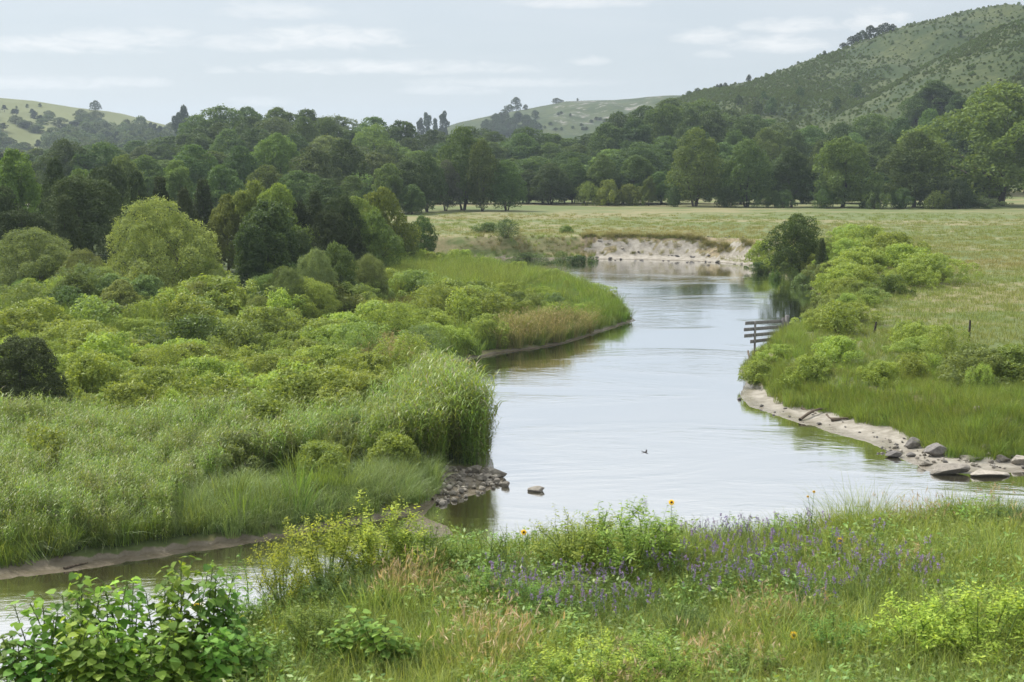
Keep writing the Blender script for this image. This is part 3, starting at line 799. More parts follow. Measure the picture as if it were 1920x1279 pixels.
# dark trees behind the first row close the view under the crowns
r = np.random.default_rng(55)
u = 735
while u < 1880:
    vt = np.interp(u, [735, 900, 960, 1090, 1200, 1880], [322, 318, 325, 322, 318, 316]) + r.uniform(-12, 14)
    filler(r.uniform(347, 353), u, vt, r.uniform(60, 90), r.choice([0, 1, 0]), 'right behind the first row of meadow trees' + {'left': '', 'middle': ' at centre', 'right': ' at right'}[side(u)])
    u += r.uniform(30, 44)
# low bushy growth that ties the left woods to the shrubs
r = np.random.default_rng(66)
for k_ in range(46):
    u = r.uniform(-20, 700); vb = np.interp(u, [0, 180, 330, 480, 620, 700], [582, 585, 580, 572, 575, 520]) + r.uniform(-22, 26)
    x, y = gp(u, vb, 1.6); hh = r.choice([1.8, 2.4, 3.0, 3.8]); kd = r.choice(['shrub', 'willow', 'broad'], p=[.45, .25, .3])
    cc, cn = [(GS, 'grey-green'), (MD, 'dark green'), (LT, 'mid green'), (SH, 'yellow-green'), (WI, 'pale green')][r.integers(0, 5)]
    place(kd, int(r.integers(0, 6)), x, y, hh, r.uniform(.8, 1.3) if kd != 'broad' else 1.4, None, cc, 'tall_shrub', f'{cn} tall bush at the foot of the left bank trees', 'shrub', 'tall bushes below the left bank trees')
# conifers and brush on the far ridges
def hill_px(kind, u, vb, vt, w, col, name, label, group, cat='tree', d0=380, d1=1700):
    d = ray(u, vb); ts = np.arange(d0, d1, 2.0); P = d[None] * ts[:, None]
    k = np.where(CAM_Z + P[:, 2] < tz(P[:, 0], P[:, 1]))[0]
    if not len(k): return None
    x, y = P[k[0], 0], P[k[0], 1]; z = tz1(x, y)
    h = max((vb - vt) / F * y, 1.0); nat = {'broad': .76, 'small': .95, 'pine': .5, 'cedar': .66}[kind]
    return place(kind, random.randrange(6), x, y, h, min(max(w / F * y / (h * nat), .5), 2.5), None, col, name, label, cat, group, z)
def ridge(lst, Yd, name, kind, col, label, group):
    for (u, vt, w) in lst:
        tree_px(kind, u, vt, Yd * random.uniform(.985, 1.015), w, col, name, label, group, hmin=2.5)
BL = (.055, .085, .045)
r = np.random.default_rng(8)
for k_ in range(200):
    u = r.uniform(-40, 365); q = r.random()
    Yd = 780 + 470 * q
    top = np.interp(u, [-40, 0, 40, 100, 130, 175, 210, 260, 300, 345, 365], [195, 200, 235, 205, 198, 206, 214, 210, 218, 212, 220])
    vt = top + (1 - q) * np.interp(u, [0, 360], [75, 60]) + r.uniform(0, 10)
    if 45 < u < 95: vt = max(vt, 226)
    conif = r.random() < .35
    tree_px('pine' if conif else 'small', u, vt, Yd, r.uniform(34, 52) if not conif else r.uniform(20, 34), BL if conif else (.085, .125, .055), 'ridge_pine' if conif else 'ridge_tree',
            'bluish pine in the hazy wood under the left far ridge' if conif else 'hazy rounded tree in the wood under the left far ridge', 'hazy ridge wood at far left', hmin=6)
ridge([(178, 189, 24)], 1385, 'ridge_tree', 'small', BL, 'lone dark clump topping the left far ridge', None)
ridge([(344, 198, 17), (333, 212, 14)], 900, 'ridge_pine', 'pine', BL, 'tall pine beside the skyline wood at left', 'tall pines beside the skyline wood')
hill_px('small', 51, 203, 195, 7, BL, 'hill_shrub', 'middle of three dots on the dry left far ridge', None)
hill_px('small', 75, 201, 194, 8, BL, 'hill_shrub', 'right of three dots on the dry left far ridge', None)
hill_px('small', 31, 204, 199, 5, BL, 'hill_shrub', 'left and smallest dot on the dry left far ridge', None)
ridge([(800, 212, 14), (832, 209, 13), (788, 222, 14), (816, 222, 14), (770, 232, 16)], 1150, 'ridge_pine', 'pine', BL, 'pine poking over the central wood before the middle hill', 'pines before the middle hill')
ridge([(968, 183, 22), (955, 196, 22), (945, 205, 22), (985, 196, 12), (1043, 184, 20), (1053, 187, 14), (1083, 184, 5)], 1495, 'ridge_pine', 'small', BL, 'dark tree on the crest of the middle hill', 'crest trees of the middle hill')
for k_ in range(60):
    u = r.uniform(905, 1010); vt = np.interp(u, [905, 940, 1010], [225, 208, 203]) + r.uniform(0, 42)
    Yd = 1480 - (vt - 205) * 9
    hill_px('small', u, vt + 16, vt, r.uniform(14, 22), BL, 'ridge_tree', 'bluish tree on the wooded left flank of the middle hill', 'wooded flank of the middle hill')
for k_ in range(26):
    u = r.uniform(1020, 1230); vt = r.uniform(205, 240)
    hill_px('small', u, vt + 6, vt, r.uniform(6, 11), BL, 'hill_shrub', 'small shrub on the eroded face of the middle hill', 'shrubs on the middle hill')
ridge([(1583, 80, 20), (1598, 68, 24), (1608, 62, 18), (1618, 57, 22), (1632, 48, 24), (1645, 52, 22), (1660, 43, 28), (1673, 45, 18)], 795, 'crest_pine', 'small', (.035, .055, .02), 'dark tree in the clump on the right hill crest', 'clump on the right hill crest')
ridge([(1404, 140, 12)], 795, 'crest_pine', 'small', (.045, .07, .03), 'lone scrubby tree on the crest left of the clump', None)
ridge([(1352, 157, 9), (1360, 155, 10), (1345, 161, 8)], 795, 'crest_pine', 'small', (.045, .07, .03), 'tiny tree on the low end of the right hill crest', 'tiny crest trees')
ridge([(1546, 95, 9), (1292, 172, 14), (1308, 170, 12), (1880, 22, 16), (1905, 30, 10)], 795, 'hill_shrub', 'small', DK, 'dark brush tuft along the right hill skyline', 'brush along the hill skyline')
for (u, v, w, Yd, lab) in [(1500, 163, 17, 640, 'round dark juniper midway up the right hill'), (1568, 184, 20, 610, 'dark juniper in the gully of the right hill'), (1494, 150, 7, 690, 'small dark juniper above the round one on the right hill'),
                           (1432, 172, 13, 640, 'small juniper left of the round one on right hill'), (1495, 200, 9, 560, 'upper of two little junipers low on the right hill'), (1488, 208, 9, 545, 'lower of two little junipers low on the right hill'),
                           (1446, 185, 26, 560, 'leafy tree on the left foot of the right hill'), (1420, 190, 22, 565, 'darker leafy tree on left foot of the right hill'), (1385, 180, 16, 620, 'pale bush at the left foot of right hill'),
                           (1800, 60, 10, 700, 'lone dark bush high on the right hill'), (1606, 158, 22, 600, 'brush clump beside the gully on the right hill')]:
    hill_px('small', u, v + w * 1.15, v, w * 1.05, DK, 'hill_juniper', lab, 'junipers on the right hill')
# ------------------------------------------------------------------ scattering of stuff: one object per kind, points carry scale, turn and variant
def scatter(name, protos, pts, scale, idx=None, rot=None, tilt=0.12, seed=1, kind='stuff', label=None):
    r = np.random.default_rng(seed)
    n = len(pts)
    if idx is None: idx = r.integers(0, len(protos), n)
    rot = np.stack([r.normal(0, tilt, n), r.normal(0, tilt, n), r.uniform(0, 6.283, n)], -1) if rot is None else rot
    me = bpy.data.meshes.new(name); me.vertices.add(n)
    me.vertices.foreach_set('co', np.asarray(pts, np.float32).ravel())
    a = me.attributes.new('size', 'FLOAT', 'POINT'); a.data.foreach_set('value', np.broadcast_to(np.asarray(scale, np.float32), (n,)).astype(np.float32))
    a = me.attributes.new('turn', 'FLOAT_VECTOR', 'POINT'); a.data.foreach_set('vector', rot.astype(np.float32).ravel())
    a = me.attributes.new('pick', 'INT', 'POINT'); a.data.foreach_set('value', np.asarray(idx, np.int32))
    o = link(name, me)
    ng = bpy.data.node_groups.new(name + '_scatter', 'GeometryNodeTree')
    ng.interface.new_socket('Geometry', in_out='INPUT', socket_type='NodeSocketGeometry')
    ng.interface.new_socket('Geometry', in_out='OUTPUT', socket_type='NodeSocketGeometry')
    N = ng.nodes; L = ng.links
    gi = N.new('NodeGroupInput'); go = N.new('NodeGroupOutput'); jn = N.new('GeometryNodeJoinGeometry')
    pk = N.new('GeometryNodeInputNamedAttribute'); pk.data_type = 'INT'; pk.inputs[0].default_value = 'pick'
    sz = N.new('GeometryNodeInputNamedAttribute'); sz.data_type = 'FLOAT'; sz.inputs[0].default_value = 'size'
    tn = N.new('GeometryNodeInputNamedAttribute'); tn.data_type = 'FLOAT_VECTOR'; tn.inputs[0].default_value = 'turn'
    def out(nd):
        return [s for s in nd.outputs if s.enabled and s.name == 'Attribute'][0]
    for k, m in enumerate(protos):
        po = bpy.data.objects.new(name + '_source', m)
        oi = N.new('GeometryNodeObjectInfo'); oi.inputs['Object'].default_value = po; oi.inputs['As Instance'].default_value = True
        cmp_ = N.new('FunctionNodeCompare'); cmp_.data_type = 'INT'; cmp_.operation = 'EQUAL'
        ii = [s for s in cmp_.inputs if s.enabled]
        L.new(out(pk), ii[0]); ii[1].default_value = k
        ip = N.new('GeometryNodeInstanceOnPoints')
        L.new(gi.outputs[0], ip.inputs['Points']); L.new(cmp_.outputs[0], ip.inputs['Selection'])
        L.new(oi.outputs['Geometry'], ip.inputs['Instance'])
        L.new(out(tn), ip.inputs['Rotation']); L.new(out(sz), ip.inputs['Scale'])
        L.new(ip.outputs[0], jn.inputs[0])
    L.new(jn.outputs[0], go.inputs[0])
    md = o.modifiers.new('scatter', 'NODES'); md.node_group = ng
    tag(o, label, None, None, kind)
    return o

def fill(area, step, seed, cond=None, jit=.5):
    """jittered grid points over (x0, x1, y0, y1), kept where cond(x, y, z, u, v) is true"""
    r = np.random.default_rng(seed)
    x0, x1, y0, y1 = area
    gx, gy = np.meshgrid(np.arange(x0, x1, step), np.arange(y0, y1, step))
    x = gx.ravel() + r.uniform(-jit, jit, gx.size) * step; y = gy.ravel() + r.uniform(-jit, jit, gx.size) * step
    # only near what the picture or a step aside can see
    k = np.abs(x) < 0.40 * y + 8
    x, y = x[k], y[k]
    z = tz(x, y); u, v = to_px(x, y, z)
    if cond is not None:
        k = cond(x, y, z, u, v); x, y, z = x[k], y[k], z[k]
    return np.stack([x, y, z], -1)

def tuft_mesh(name, mat, seed, n, rad, h, w, bend, seg=3, tipcol=0.0, tipfrac=.0, lean=.15, heads=None, headlen=.15, headw=.02):
    r = np.random.default_rng(seed); A = Acc()
    V, Q, var, t, tops = blades(r, n, rad, h, w, bend, seg, lean=lean)
    A.add(V, Q, var, t ** 2 * tipcol)
    if heads:
        k = r.choice(n, heads, replace=False); P = tops[k]
        for j in range(3):
            T = np.array([0, 0, 1.0]) + r.normal(size=(heads, 3)) * .35
            Vh, Qh = kites(P + r.normal(size=P.shape) * .012, rdir(r, heads), T, headlen * h * r.uniform(.6, 1.3, heads), headw)
            A.add(Vh, Qh, np.repeat(r.random(heads), 4), 1.0)
    return A.mesh(name, mat)

# clumps that lean like an arching fountain of fine grass
M_grass = leaf_mat('bank_grass_blades', (.200, .280, .055), .42, .5, .35, .03, patch=((.145, .240, .042), .12, .45, .62), tip=(.28, .30, .12))
M_reed = leaf_mat('reed_blades', (.225, .315, .062), .45, .42, .5, .04, tip=(.30, .27, .17))
M_silver = leaf_mat('silver_grass_blades', (.215, .315, .105), .40, .42, .4, .02, tip=(.30, .34, .22))
M_dry = leaf_mat('dry_grass_blades', (.24, .24, .10), .35, .6, .2, .03, tip=(.36, .32, .17))
M_olive = leaf_mat('olive_grass_blades', (.135, .155, .045), .35, .6, .2, .03, tip=(.22, .20, .08))
M_past = leaf_mat('pasture_blades', (.195, .262, .066), .38, .6, .2, .02, rvar=.10, patch=((.265, .25, .100), .035, .42, .66), tip=(.30, .29, .14))
M_forb = leaf_mat('herb_leaves', (.135, .205, .050), .42, .5, .3, .04)

def reed_mesh(name, seed, nst=22, rad=.55, h=3.2, mat=None, lw=.050, ll=.60):
    r = np.random.default_rng(seed); A = Acc()
    V, Q, var, t, tops = blades(r, nst, rad, h, .018, .14, 4, hvar=.22, lean=.06)
    A.add(V, Q, var * .4, 0)
    Vp = V.reshape(nst, -1, 3)
    for i in range(nst):
        c = (Vp[i, 0::2] + Vp[i, 1::2]) / 2      # centre line
        m = 13
        q = np.linspace(.16, 1.0, m) * (len(c) - 1); i0 = np.minimum(q.astype(int), len(c) - 2); f = (q - i0)[:, None]
        p = c[i0] * (1 - f) + c[i0 + 1] * f
        a = np.arange(m) * 2.8 + r.uniform(0, 6)
        d = np.stack([np.cos(a), np.sin(a), np.zeros(m)], -1); up = np.array([0, 0, 1.0])
        L_ = ll * r.uniform(.7, 1.3, m)[:, None]
        a1 = p + (d * .42 + up * .55) * L_ * .5; a2 = p + (d * .95 + up * .62) * L_ ; a2[:, 2] -= (L_[:, 0] * r.uniform(.0, .5, m))
        wv = np.cross(d, up) * lw
        V2 = np.stack([p - wv * .3, p + wv * .3, a1 + wv * .5, a1 - wv * .5, a2 + wv * .04, a2 - wv * .04], 1).reshape(-1, 3)
        b0 = np.arange(m)[:, None] * 6
        Q2 = np.concatenate([b0 + np.array([[0, 1, 2, 3]]), b0 + np.array([[3, 2, 4, 5]])])
        va = r.random(m) * .6 + r.random() * .4
        A.add(V2, Q2, np.repeat(va, 6), np.repeat((r.random(m) < .06) * 1.0, 6))
    return A.mesh(name, mat or M_reed)

def herb_mesh(name, mat, seed, n=260, rad=.5, h=.6, ls=.09, asp=.4, flat=.5):
    r = np.random.default_rng(seed)
    a = r.uniform(0, 6.28, n); q = rad * r.random(n) ** .5
    z = h * (1 - (q / rad) ** 2 * .6) * r.uniform(.25, 1.05, n)
    P = np.stack([np.cos(a) * q, np.sin(a) * q, z], -1)
    N = rdir(r, n) * flat + np.array([0, 0, 1.0]); T = np.stack([np.cos(a), np.sin(a), r.uniform(-.3, .8, n)], -1) + rdir(r, n) * .6
    V, Q = kites(P, N, T, ls * r.uniform(.6, 1.4, n), ls * asp)
    A = Acc(); A.add(V, Q, np.repeat(r.random(n), 4))
    V, Q, var, t, tops = blades(r, 16, rad * .7, h * .8, .012, .3, 2)
    A.add(V, Q, var, 0)
    return A.mesh(name, mat)

# regions of the banks, as ground outlines traced from the photograph
LEFTB = lambda x, y: x < np.interp(y, [58, 66, 73, 80, 90, 100, 130, 140, 165, 205], [-2, .5, 0, -2, -4, 3, 14, 16, 12, 6])
P_TALL1 = [(-200, 592), (250, 598), (300, 630), (230, 648), (120, 645), (-200, 670)]       # dark tall grass by the willows
P_OLIVE = [(505, 668), (560, 610), (660, 575), (800, 560), (900, 545), (880, 572), (740, 596), (640, 640), (560, 672)]
P_BRIGHT = [(690, 560), (680, 520), (760, 505), (900, 505), (1010, 530), (960, 548), (820, 556)]
P_REED = [(-300, 1070), (-300, 820), (80, 790), (330, 800), (500, 790), (700, 800), (830, 745), (980, 730), (1000, 900), (820, 890), (640, 860), (420, 905), (330, 960), (330, 1040), (100, 1060)]
P_SILV = [(330, 1045), (330, 950), (440, 920), (600, 935), (640, 985), (520, 1012), (480, 1020)]
P_SILV2 = [(640, 985), (640, 930), (700, 880), (790, 885), (822, 930), (800, 968), (700, 985)]
P_DRY = [(925, 668), (940, 625), (1030, 612), (1110, 605), (1100, 640), (1020, 665)]
P_DRY2 = [(680, 700), (690, 670), (760, 665), (770, 705)]
def inp(u, v, P): return inpoly(np.clip(u, -290, 2200), v, P)
shelf = lambda x, y: inpoly(x, y, SAND_R) | inpoly(x, y, MUD_L) | inpoly(x, y, MUD_SPIT) | inpoly(x, y, MUD_TIP) | inpoly(x, y, SHOAL)
dry_ground = lambda x, y, z: (z > 0.12) & ~shelf(x, y) & ~inpoly(x, y, RIV)
woods = lambda x, y, u, v: (y > 112) & (v < np.interp(u, [0, 180, 420, 520, 620, 700, 780, 830], [590, 590, 560, 560, 570, 500, 470, 460]))

# --- individual shrubs
r = np.random.default_rng(21)
cand = fill((-60, 45, 62, 205), 1.7, 31)
cand = cand[r.permutation(len(cand))]
cx_, cy_, cz_ = cand.T
cu, cv = to_px(cx_, cy_, cz_)
okL = LEFTB(cx_, cy_) & dry_ground(cx_, cy_, cz_) & (cy_ > 60)
sdr = segdist(cx_, cy_, RIV)
excl = (inp(cu, cv, P_TALL1) & (r.random(len(cu)) < .3)) | inp(cu, cv, P_OLIVE) | inp(cu, cv, P_BRIGHT) | inp(cu, cv, P_REED) | inp(cu, cv, P_SILV) | inp(cu, cv, P_SILV2) | inp(cu, cv, P_DRY) | inp(cu, cv, P_DRY2)
# a few shrubs stand among the reeds
some = (inpoly(cu, cv, [(330, 930), (520, 820), (820, 840), (760, 900), (560, 900), (420, 930)]) & (r.random(len(cu)) < .5)) | (inp(cu, cv, P_REED) & (r.random(len(cu)) < .035))
okL &= (~excl | some) & ~woods(cx_, cy_, cu, cv) & (sdr > 1.0) & (cu > -60)
# near cedar keeps its room
okL &= np.hypot(cx_ - at_y(38, 632, 76)[0], cy_ - 76) > 3.2
gx0, gy0 = gp(1399, 604.5, 2.9); gx1, gy1 = gp(1480, 599, 2.9)
gate_room = (cx_ > gx0 - 2) & (cx_ < gx1 + 2.2) & (cy_ > gy0 - 9) & (cy_ < gy0 + 1.5)
P_RS1 = [(1395, 740), (1375, 690), (1400, 640), (1480, 610), (1530, 560), (1545, 545), (1500, 522), (1440, 508), (1420, 490), (1480, 478), (1560, 470), (1660, 468), (1760, 480), (1850, 495), (1860, 520), (1760, 530), (1650, 560), (1600, 610), (1640, 640), (1700, 640), (1760, 668),
         (1850, 690), (2000, 650), (2000, 760), (1850, 745), (1700, 720), (1560, 720), (1450, 735)]
okR = ~LEFTB(cx_, cy_) & inpoly(cu, cv, P_RS1) & dry_ground(cx_, cy_, cz_) & (sdr > .6)
thin = ((cu > 1575) & (cu < 1700) & (cv > 612) & (cv < 712)) | (cv > 600) & (cu > 1480) & (r.random(len(cu)) < .22)
okR &= ~thin & ~gate_room
shr = []
def where_left(u, v):
    if v > 800: return 'standing among the reeds of the near left bank'
    if v > 690: return ('behind the near reeds at the left' if u < 500 else 'behind the near reed clump by the water')
    if v > 600: return ('in front of the big willow on the left bank' if u < 520 else 'on the left bank above the muddy inlet shore')
    if v > 530: return 'on the low point of the left bank'
    return 'on the far part of the left bank near the bend'
def where_right(u, v):
    if v < 560: return 'below the lone riverside tree on the right bank' if u < 1600 else 'in the shrub belt at the edge of the right pasture'
    if v < 660: return 'around the wooden water gate on the right bank' if u < 1560 else 'beside the fence posts on the right bank'
    return 'in the tall grass above the sandy right shore'
placed = []
for ok, isl in ((okL, True), (okR, False)):
    ids = np.where(ok)[0]
    cell = {}
    for i in ids:
        x, y = cx_[i], cy_[i]
        gap = (2.25 if isl else 2.0) * (1 if y < 120 else 1.25)
        if any((x - a) ** 2 + (y - b_) ** 2 < gap * gap for a, b_ in cell.get((int(x // 4), int(y // 4)), [])): continue
        good = True
        for dx in (-1, 0, 1):
            for dy in (-1, 0, 1):
                for a, b_ in cell.get((int(x // 4) + dx, int(y // 4) + dy), []):
                    if (x - a) ** 2 + (y - b_) ** 2 < gap * gap: good = False
        if not good: continue
        cell.setdefault((int(x // 4), int(y // 4)), []).append((x, y))
        placed.append((x, y, cz_[i], cu[i], cv[i], isl))
print('shrub candidates', len(placed))
placed.sort(key=lambda p: p[1])
LIM = 292
extra = []
for k_, (x, y, z, u, v, isl) in enumerate(placed):
    gs = fbm(x * .09 + 5, y * .09, 2, 77)
    h = (1.85 if isl else 1.45) * random.choice([.5, .75, .95, 1.05, 1.25, 1.6])
    dw = float(segdist(np.array([x]), np.array([y]), RIV)[0])
    h *= np.interp(dw, [0, 3, 8], [.75, .9, 1.0])
    if not isl and v < 560: h *= 1.3
    if isl and u > 900 and y > 125: h *= .55
    gs = gs + random.uniform(-.25, .25)
    mixf = min(max(gs * 1.6, 0), 1)
    col = tuple(np.array(SH) * (1 - mixf) + np.array(GS if k_ % 3 else (.10, .17, .045)) * mixf)
    tone = 'yellow-green' if gs < .25 else 'grey-green'
    if k_ >= LIM: extra.append((x, y, z, h)); continue
    place('shrub', k_ * 7 + 3, x, y, h, random.uniform(.95, 1.3), None, col, 'leafy_shrub', f'{tone} leafy shrub ' + (where_left(u, v) if isl else where_right(u, v)), 'shrub',
          'leafy shrubs of the left bank' if isl else 'leafy shrubs of the right bank', z)
if extra:
    M_shrub_s = leaf_mat('thicket_leaves', SH, .45, .5, .3, .025)
    ms = []
    for cm, tm in TREE['shrub']:
        m2 = cm.copy(); m2.materials.clear(); m2.materials.append(M_shrub_s); ms.append(m2)
    e = np.array(extra); scatter('far_shrub_thicket', ms, e[:, :3], e[:, 3] * 1.1, tilt=.03, seed=3)
print('extra', len(extra))

# --- grasses and herbs, uncountable
G_t = [tuft_mesh('bank_grass_tuft', M_grass, 400 + i, 70, .42, 1.15, .022, .35 + .1 * i, 3, .25) for i in range(4)]
G_r = [reed_mesh('reed_tuft', 410 + i) for i in range(4)]
G_s = [tuft_mesh('silver_grass_tuft', M_silver, 420 + i, 130, .35, 1.25, .014, .95, 4, .5, lean=.2) for i in range(3)]
G_d = [tuft_mesh('dry_grass_tuft', M_dry, 430 + i, 90, .45, 1.25, .018, .45, 3, .5, heads=30, headlen=.14, headw=.025) for i in range(3)]
G_o = [tuft_mesh('olive_grass_tuft', M_olive, 440 + i, 70, .5, .75, .022, .5, 3, .5) for i in range(3)]
G_p = [tuft_mesh('pasture_tuft', M_past, 450 + i, 60, .55, .34, .018, .6, 2, .6) for i in range(4)]
G_h = [herb_mesh('herb_clump', M_forb, 460 + i) for i in range(4)]

def c_left(x, y, z, u, v): return LEFTB(x, y) & dry_ground(x, y, z) & (y > 50)
def sel(*Ps):
    def f(x, y, z, u, v):
        m = np.zeros(len(x), bool)
        for P in Ps: m |= inp(u, v, P)
        return m & dry_ground(x, y, z) & LEFTB(x, y) & (y > 48)
    return f
r = np.random.default_rng(2)
# tall green grass of the left bank: dark patch, bright patch and the rim along the water
p1 = fill((-60, 20, 50, 190), .62, 51, sel(P_TALL1, P_BRIGHT))
p2 = fill((-60, 20, 50, 205), .60, 52, lambda x, y, z, u, v: c_left(x, y, z, u, v) & (segdist(x, y, RIV) < 3.2) & ~inp(u, v, P_REED) & ~inp(u, v, P_SILV) & ~inp(u, v, P_SILV2))
p3 = fill((-60, 20, 50, 170), 1.05, 53, lambda x, y, z, u, v: c_left(x, y, z, u, v) & ~inp(u, v, P_OLIVE) & ~inp(u, v, P_REED) & ~woods(x, y, u, v))
pp = np.vstack([p1, p2, p3]); sc = np.concatenate([r.uniform(1.1, 1.9, len(p1)), r.uniform(.7, 1.25, len(p2)), r.choice([.45, .65, .9, 1.5], len(p3), p=[.3, .35, .25, .1])])
scatter('tall_bank_grass', G_t, pp, sc, seed=61, label='tall green grass covering the left river bank')
p = fill((-60, 20, 50, 190), .75, 54, sel(P_OLIVE)); scatter('olive_meadow_grass', G_o, p, np.random.default_rng(1).uniform(.6, 1.1, len(p)), seed=62, label='olive brown low grass in the hollow of the left bank')
fr_cond = lambda P, w: (lambda x, y, z, u, v: (z > .04) & (segdist(x, y, P) < w) & ~inpoly(x, y, RIV) & (segdist(x, y, RIV) > np.interp(x, [-30, 10, 11, 40], [.9, .9, 1.2, 1.2])))
p = fill((-40, 4, 44, 76), .38, 73, lambda x, y, z, u, v: fr_cond(MUD_L, .8)(x, y, z, u, v) & (segdist(x, y, RIV) > 1.3) & (u < 640))
scatter('inlet_edge_grass', G_t + G_s[:1], p, r.uniform(.6, 1.25, len(p)), seed=74, tilt=.25, label='ragged grass fringe hanging over the muddy inlet')
p = fill((10, 45, 60, 110), .36, 75, lambda x, y, z, u, v: (z > .1) & (np.where(inpoly(x, y, SAND_R), segdist(x, y, SAND_R), 0) < .9 + .6 * fbm(x * .5, y * .5, 2, 3)) & (segdist(x, y, SAND_R) < 1.5) & (segdist(x, y, RIV) > 1.6 + fbm(x * .7, y * .7, 2, 4)))
scatter('sand_edge_grass', G_t, p, r.uniform(.4, .95, len(p)), seed=76, tilt=.2, label='grass fringe overhanging the right sandy shore')
# reeds: a dense stand on the near left bank, taller at the water's corner
def c_reed(x, y, z, u, v): return inp(u, v, P_REED) & (z > .1) & ~inpoly(x, y, RIV) & ~shelf(x, y) & LEFTB(x, y)
p = fill((-40, 6, 50, 86), .62, 55, c_reed)
hs = np.interp(p[:, 0], [-14, -6, -3, 0], [.50, .66, .98, 1.08]) * r.uniform(.7, 1.2, len(p)); hs *= np.where((p[:, 0] < -7), .92 + .2 * fbm(p[:, 0] * .2, p[:, 1] * .2, 2, 6), 1)
scatter('reed_bed', G_r, p, hs, tilt=.05, seed=63, label='dense stand of tall green reeds on the near left bank')
p = fill((-40, 6, 48, 70), .55, 56, sel(P_SILV, P_SILV2)); scatter('arching_grass', G_s, p, r.uniform(.75, 1.15, len(p)), tilt=.1, seed=64, label='fine silvery green grass arching over the muddy inlet')
p = fill((-20, 16, 90, 125), .6, 57, sel(P_DRY, P_DRY2)); scatter('dry_reed_grass', G_d, p, r.uniform(.9, 1.5, len(p)), seed=65, label='tan tipped dry grass on the low left point')
# right bank
def c_right(x, y, z, u, v): return ~LEFTB(x, y) & dry_ground(x, y, z) & (y > 55) & (y < 205)
P_RT = [(1360, 760), (1370, 680), (1440, 650), (1500, 680), (1700, 690), (1920, 715), (2200, 700), (2200, 880), (1700, 860), (1500, 800)]
p1 = fill((10, 90, 60, 110), .50, 58, lambda x, y, z, u, v: c_right(x, y, z, u, v) & inp(u, v, P_RT))
p2 = fill((10, 90, 60, 200), .62, 59, lambda x, y, z, u, v: c_right(x, y, z, u, v) & (segdist(x, y, RIV) < 4.5) & ~inp(u, v, P_RT) & (segdist(x, y, FARB, False) > 9))
p3 = fill((10, 70, 75, 140), .9, 60, lambda x, y, z, u, v: c_right(x, y, z, u, v) & ~inp(u, v, P_RT) & (v > 520) & (fbm(x * .06, y * .06, 3, 12) > .02) & (u < 1760 + 0 * x))
pp = np.vstack([p1, p2, p3]); sc = np.concatenate([r.uniform(.35, .62, len(p1)) + .3 * sstep(to_px(*p1.T)[1], 715, 760), r.uniform(.5, .9, len(p2)), r.uniform(.3, .55, len(p3))])
scatter('right_bank_grass', G_t, pp, sc, seed=66, label='long green grass above the sandy right shore')
p = fill((-50, 110, 60, 290), .95, 61, lambda x, y, z, u, v: (~LEFTB(x, y) | ((y > 206) & (u > 790))) & dry_ground(x, y, z) & (y > 55) & ((y < 200) | (z > 2.7)) & (np.random.default_rng(4).random(len(x)) < np.interp(y, [60, 110, 200, 290], [1, .9, .45, .10])))
scatter('pasture_grass', G_p, p, r.uniform(.7, 1.5, len(p)), seed=67, label='short pasture grass with dry patches on the right')
p = fill((-60, 140, 195, 335), 1.7, 62, lambda x, y, z, u, v: (v > 380) & (z > 2.6) & ~woods(x, y, u, v) & (u > 740))
scatter('meadow_grass', G_p, p, r.uniform(.8, 1.7, len(p)), seed=68, label='grass tussocks over the flat meadow behind the bend')
p = fill((-60, 20, 50, 180), .95, 63, lambda x, y, z, u, v: c_left(x, y, z, u, v) & ~inp(u, v, P_OLIVE) & ~woods(x, y, u, v) & ~inp(u, v, P_SILV))
scatter('bank_herbs', G_h, p, r.uniform(.7, 1.4, len(p)), seed=69, label='low leafy herbs between the shrubs of the left bank')
# brush on the hills
M_brush = leaf_mat('hill_brush_leaves', (.115, .165, .050), .35, .7, .2, .02)
bm_ = crown_mesh('brush_tuft', M_brush, 777, R_=.7, z0=0.0, env=env_dome, npuff=12, pr=.25, nleaf=520, ls=.15, sprigs=.3)[0]
r = np.random.default_rng(9)
n = 95000
Yb = r.uniform(400, 800, n); ub = r.uniform(1250, 2050, n); xb = (ub - 960) / F * Yb
zb = tz(xb, Yb); k = (zb > 8) & (np.clip((fbm(xb * .02, Yb * .012, 3, 71) + .4 * fbm(xb * .1, Yb * .1, 2, 72) - np.interp(zb, [8, 40, 90], [-.45, -.25, -.05])) / .7, .10, .62) > r.random(n))
pb = np.stack([xb, Yb, zb - .1], -1)[k]
scatter('hill_brush', [bm_], pb, r.uniform(.45, 1.0, len(pb)) * r.choice([.8, 1, 1.7], len(pb), p=[.5, .4, .1]), tilt=.1, seed=70, label='patches of low green brush over the right hillside')

# --- far shore: shrubs left of the cut bank, clods and tussocks on its face
for (u, v, h, wd, col, lab) in [(950, 470, 2.4, 1.6, (.10, .16, .06), 'dark grey-green willow shrub on the far shore left of the pink grass'), (985, 474, 1.7, 1.5, (.11, .17, .06), 'smaller willow shrub at the end of the far shore shrubs'),
                                (1020, 481, 1.5, 2.0, (.085, .14, .045), 'low dark round shrub at the far waterline'), (1083, 479, 2.3, 1.5, (.07, .12, .04), 'dark green round shrub beside the cut sandy bank'),
                                (915, 462, 1.6, 1.9, (.12, .18, .06), 'pale shrub on the far shore farthest left'), (1052, 474, 1.5, 1.5, (.13, .21, .06), 'light green shrub between the two dark far shore shrubs'), (1106, 477, 1.5, 1.1, (.11, .18, .05), 'small green shrub touching the left end of the pale cut bank'), (1062, 462, 1.1, 1.6, (.16, .25, .06), 'low bright growth on top of the far shore left of the cut bank')]:
    x, y = gp(u, v, 1.0)
    place('shrub', int(u), x, y, h, wd * .95, None, col, 'far_shore_shrub', lab, 'shrub', 'shrubs of the far shore')
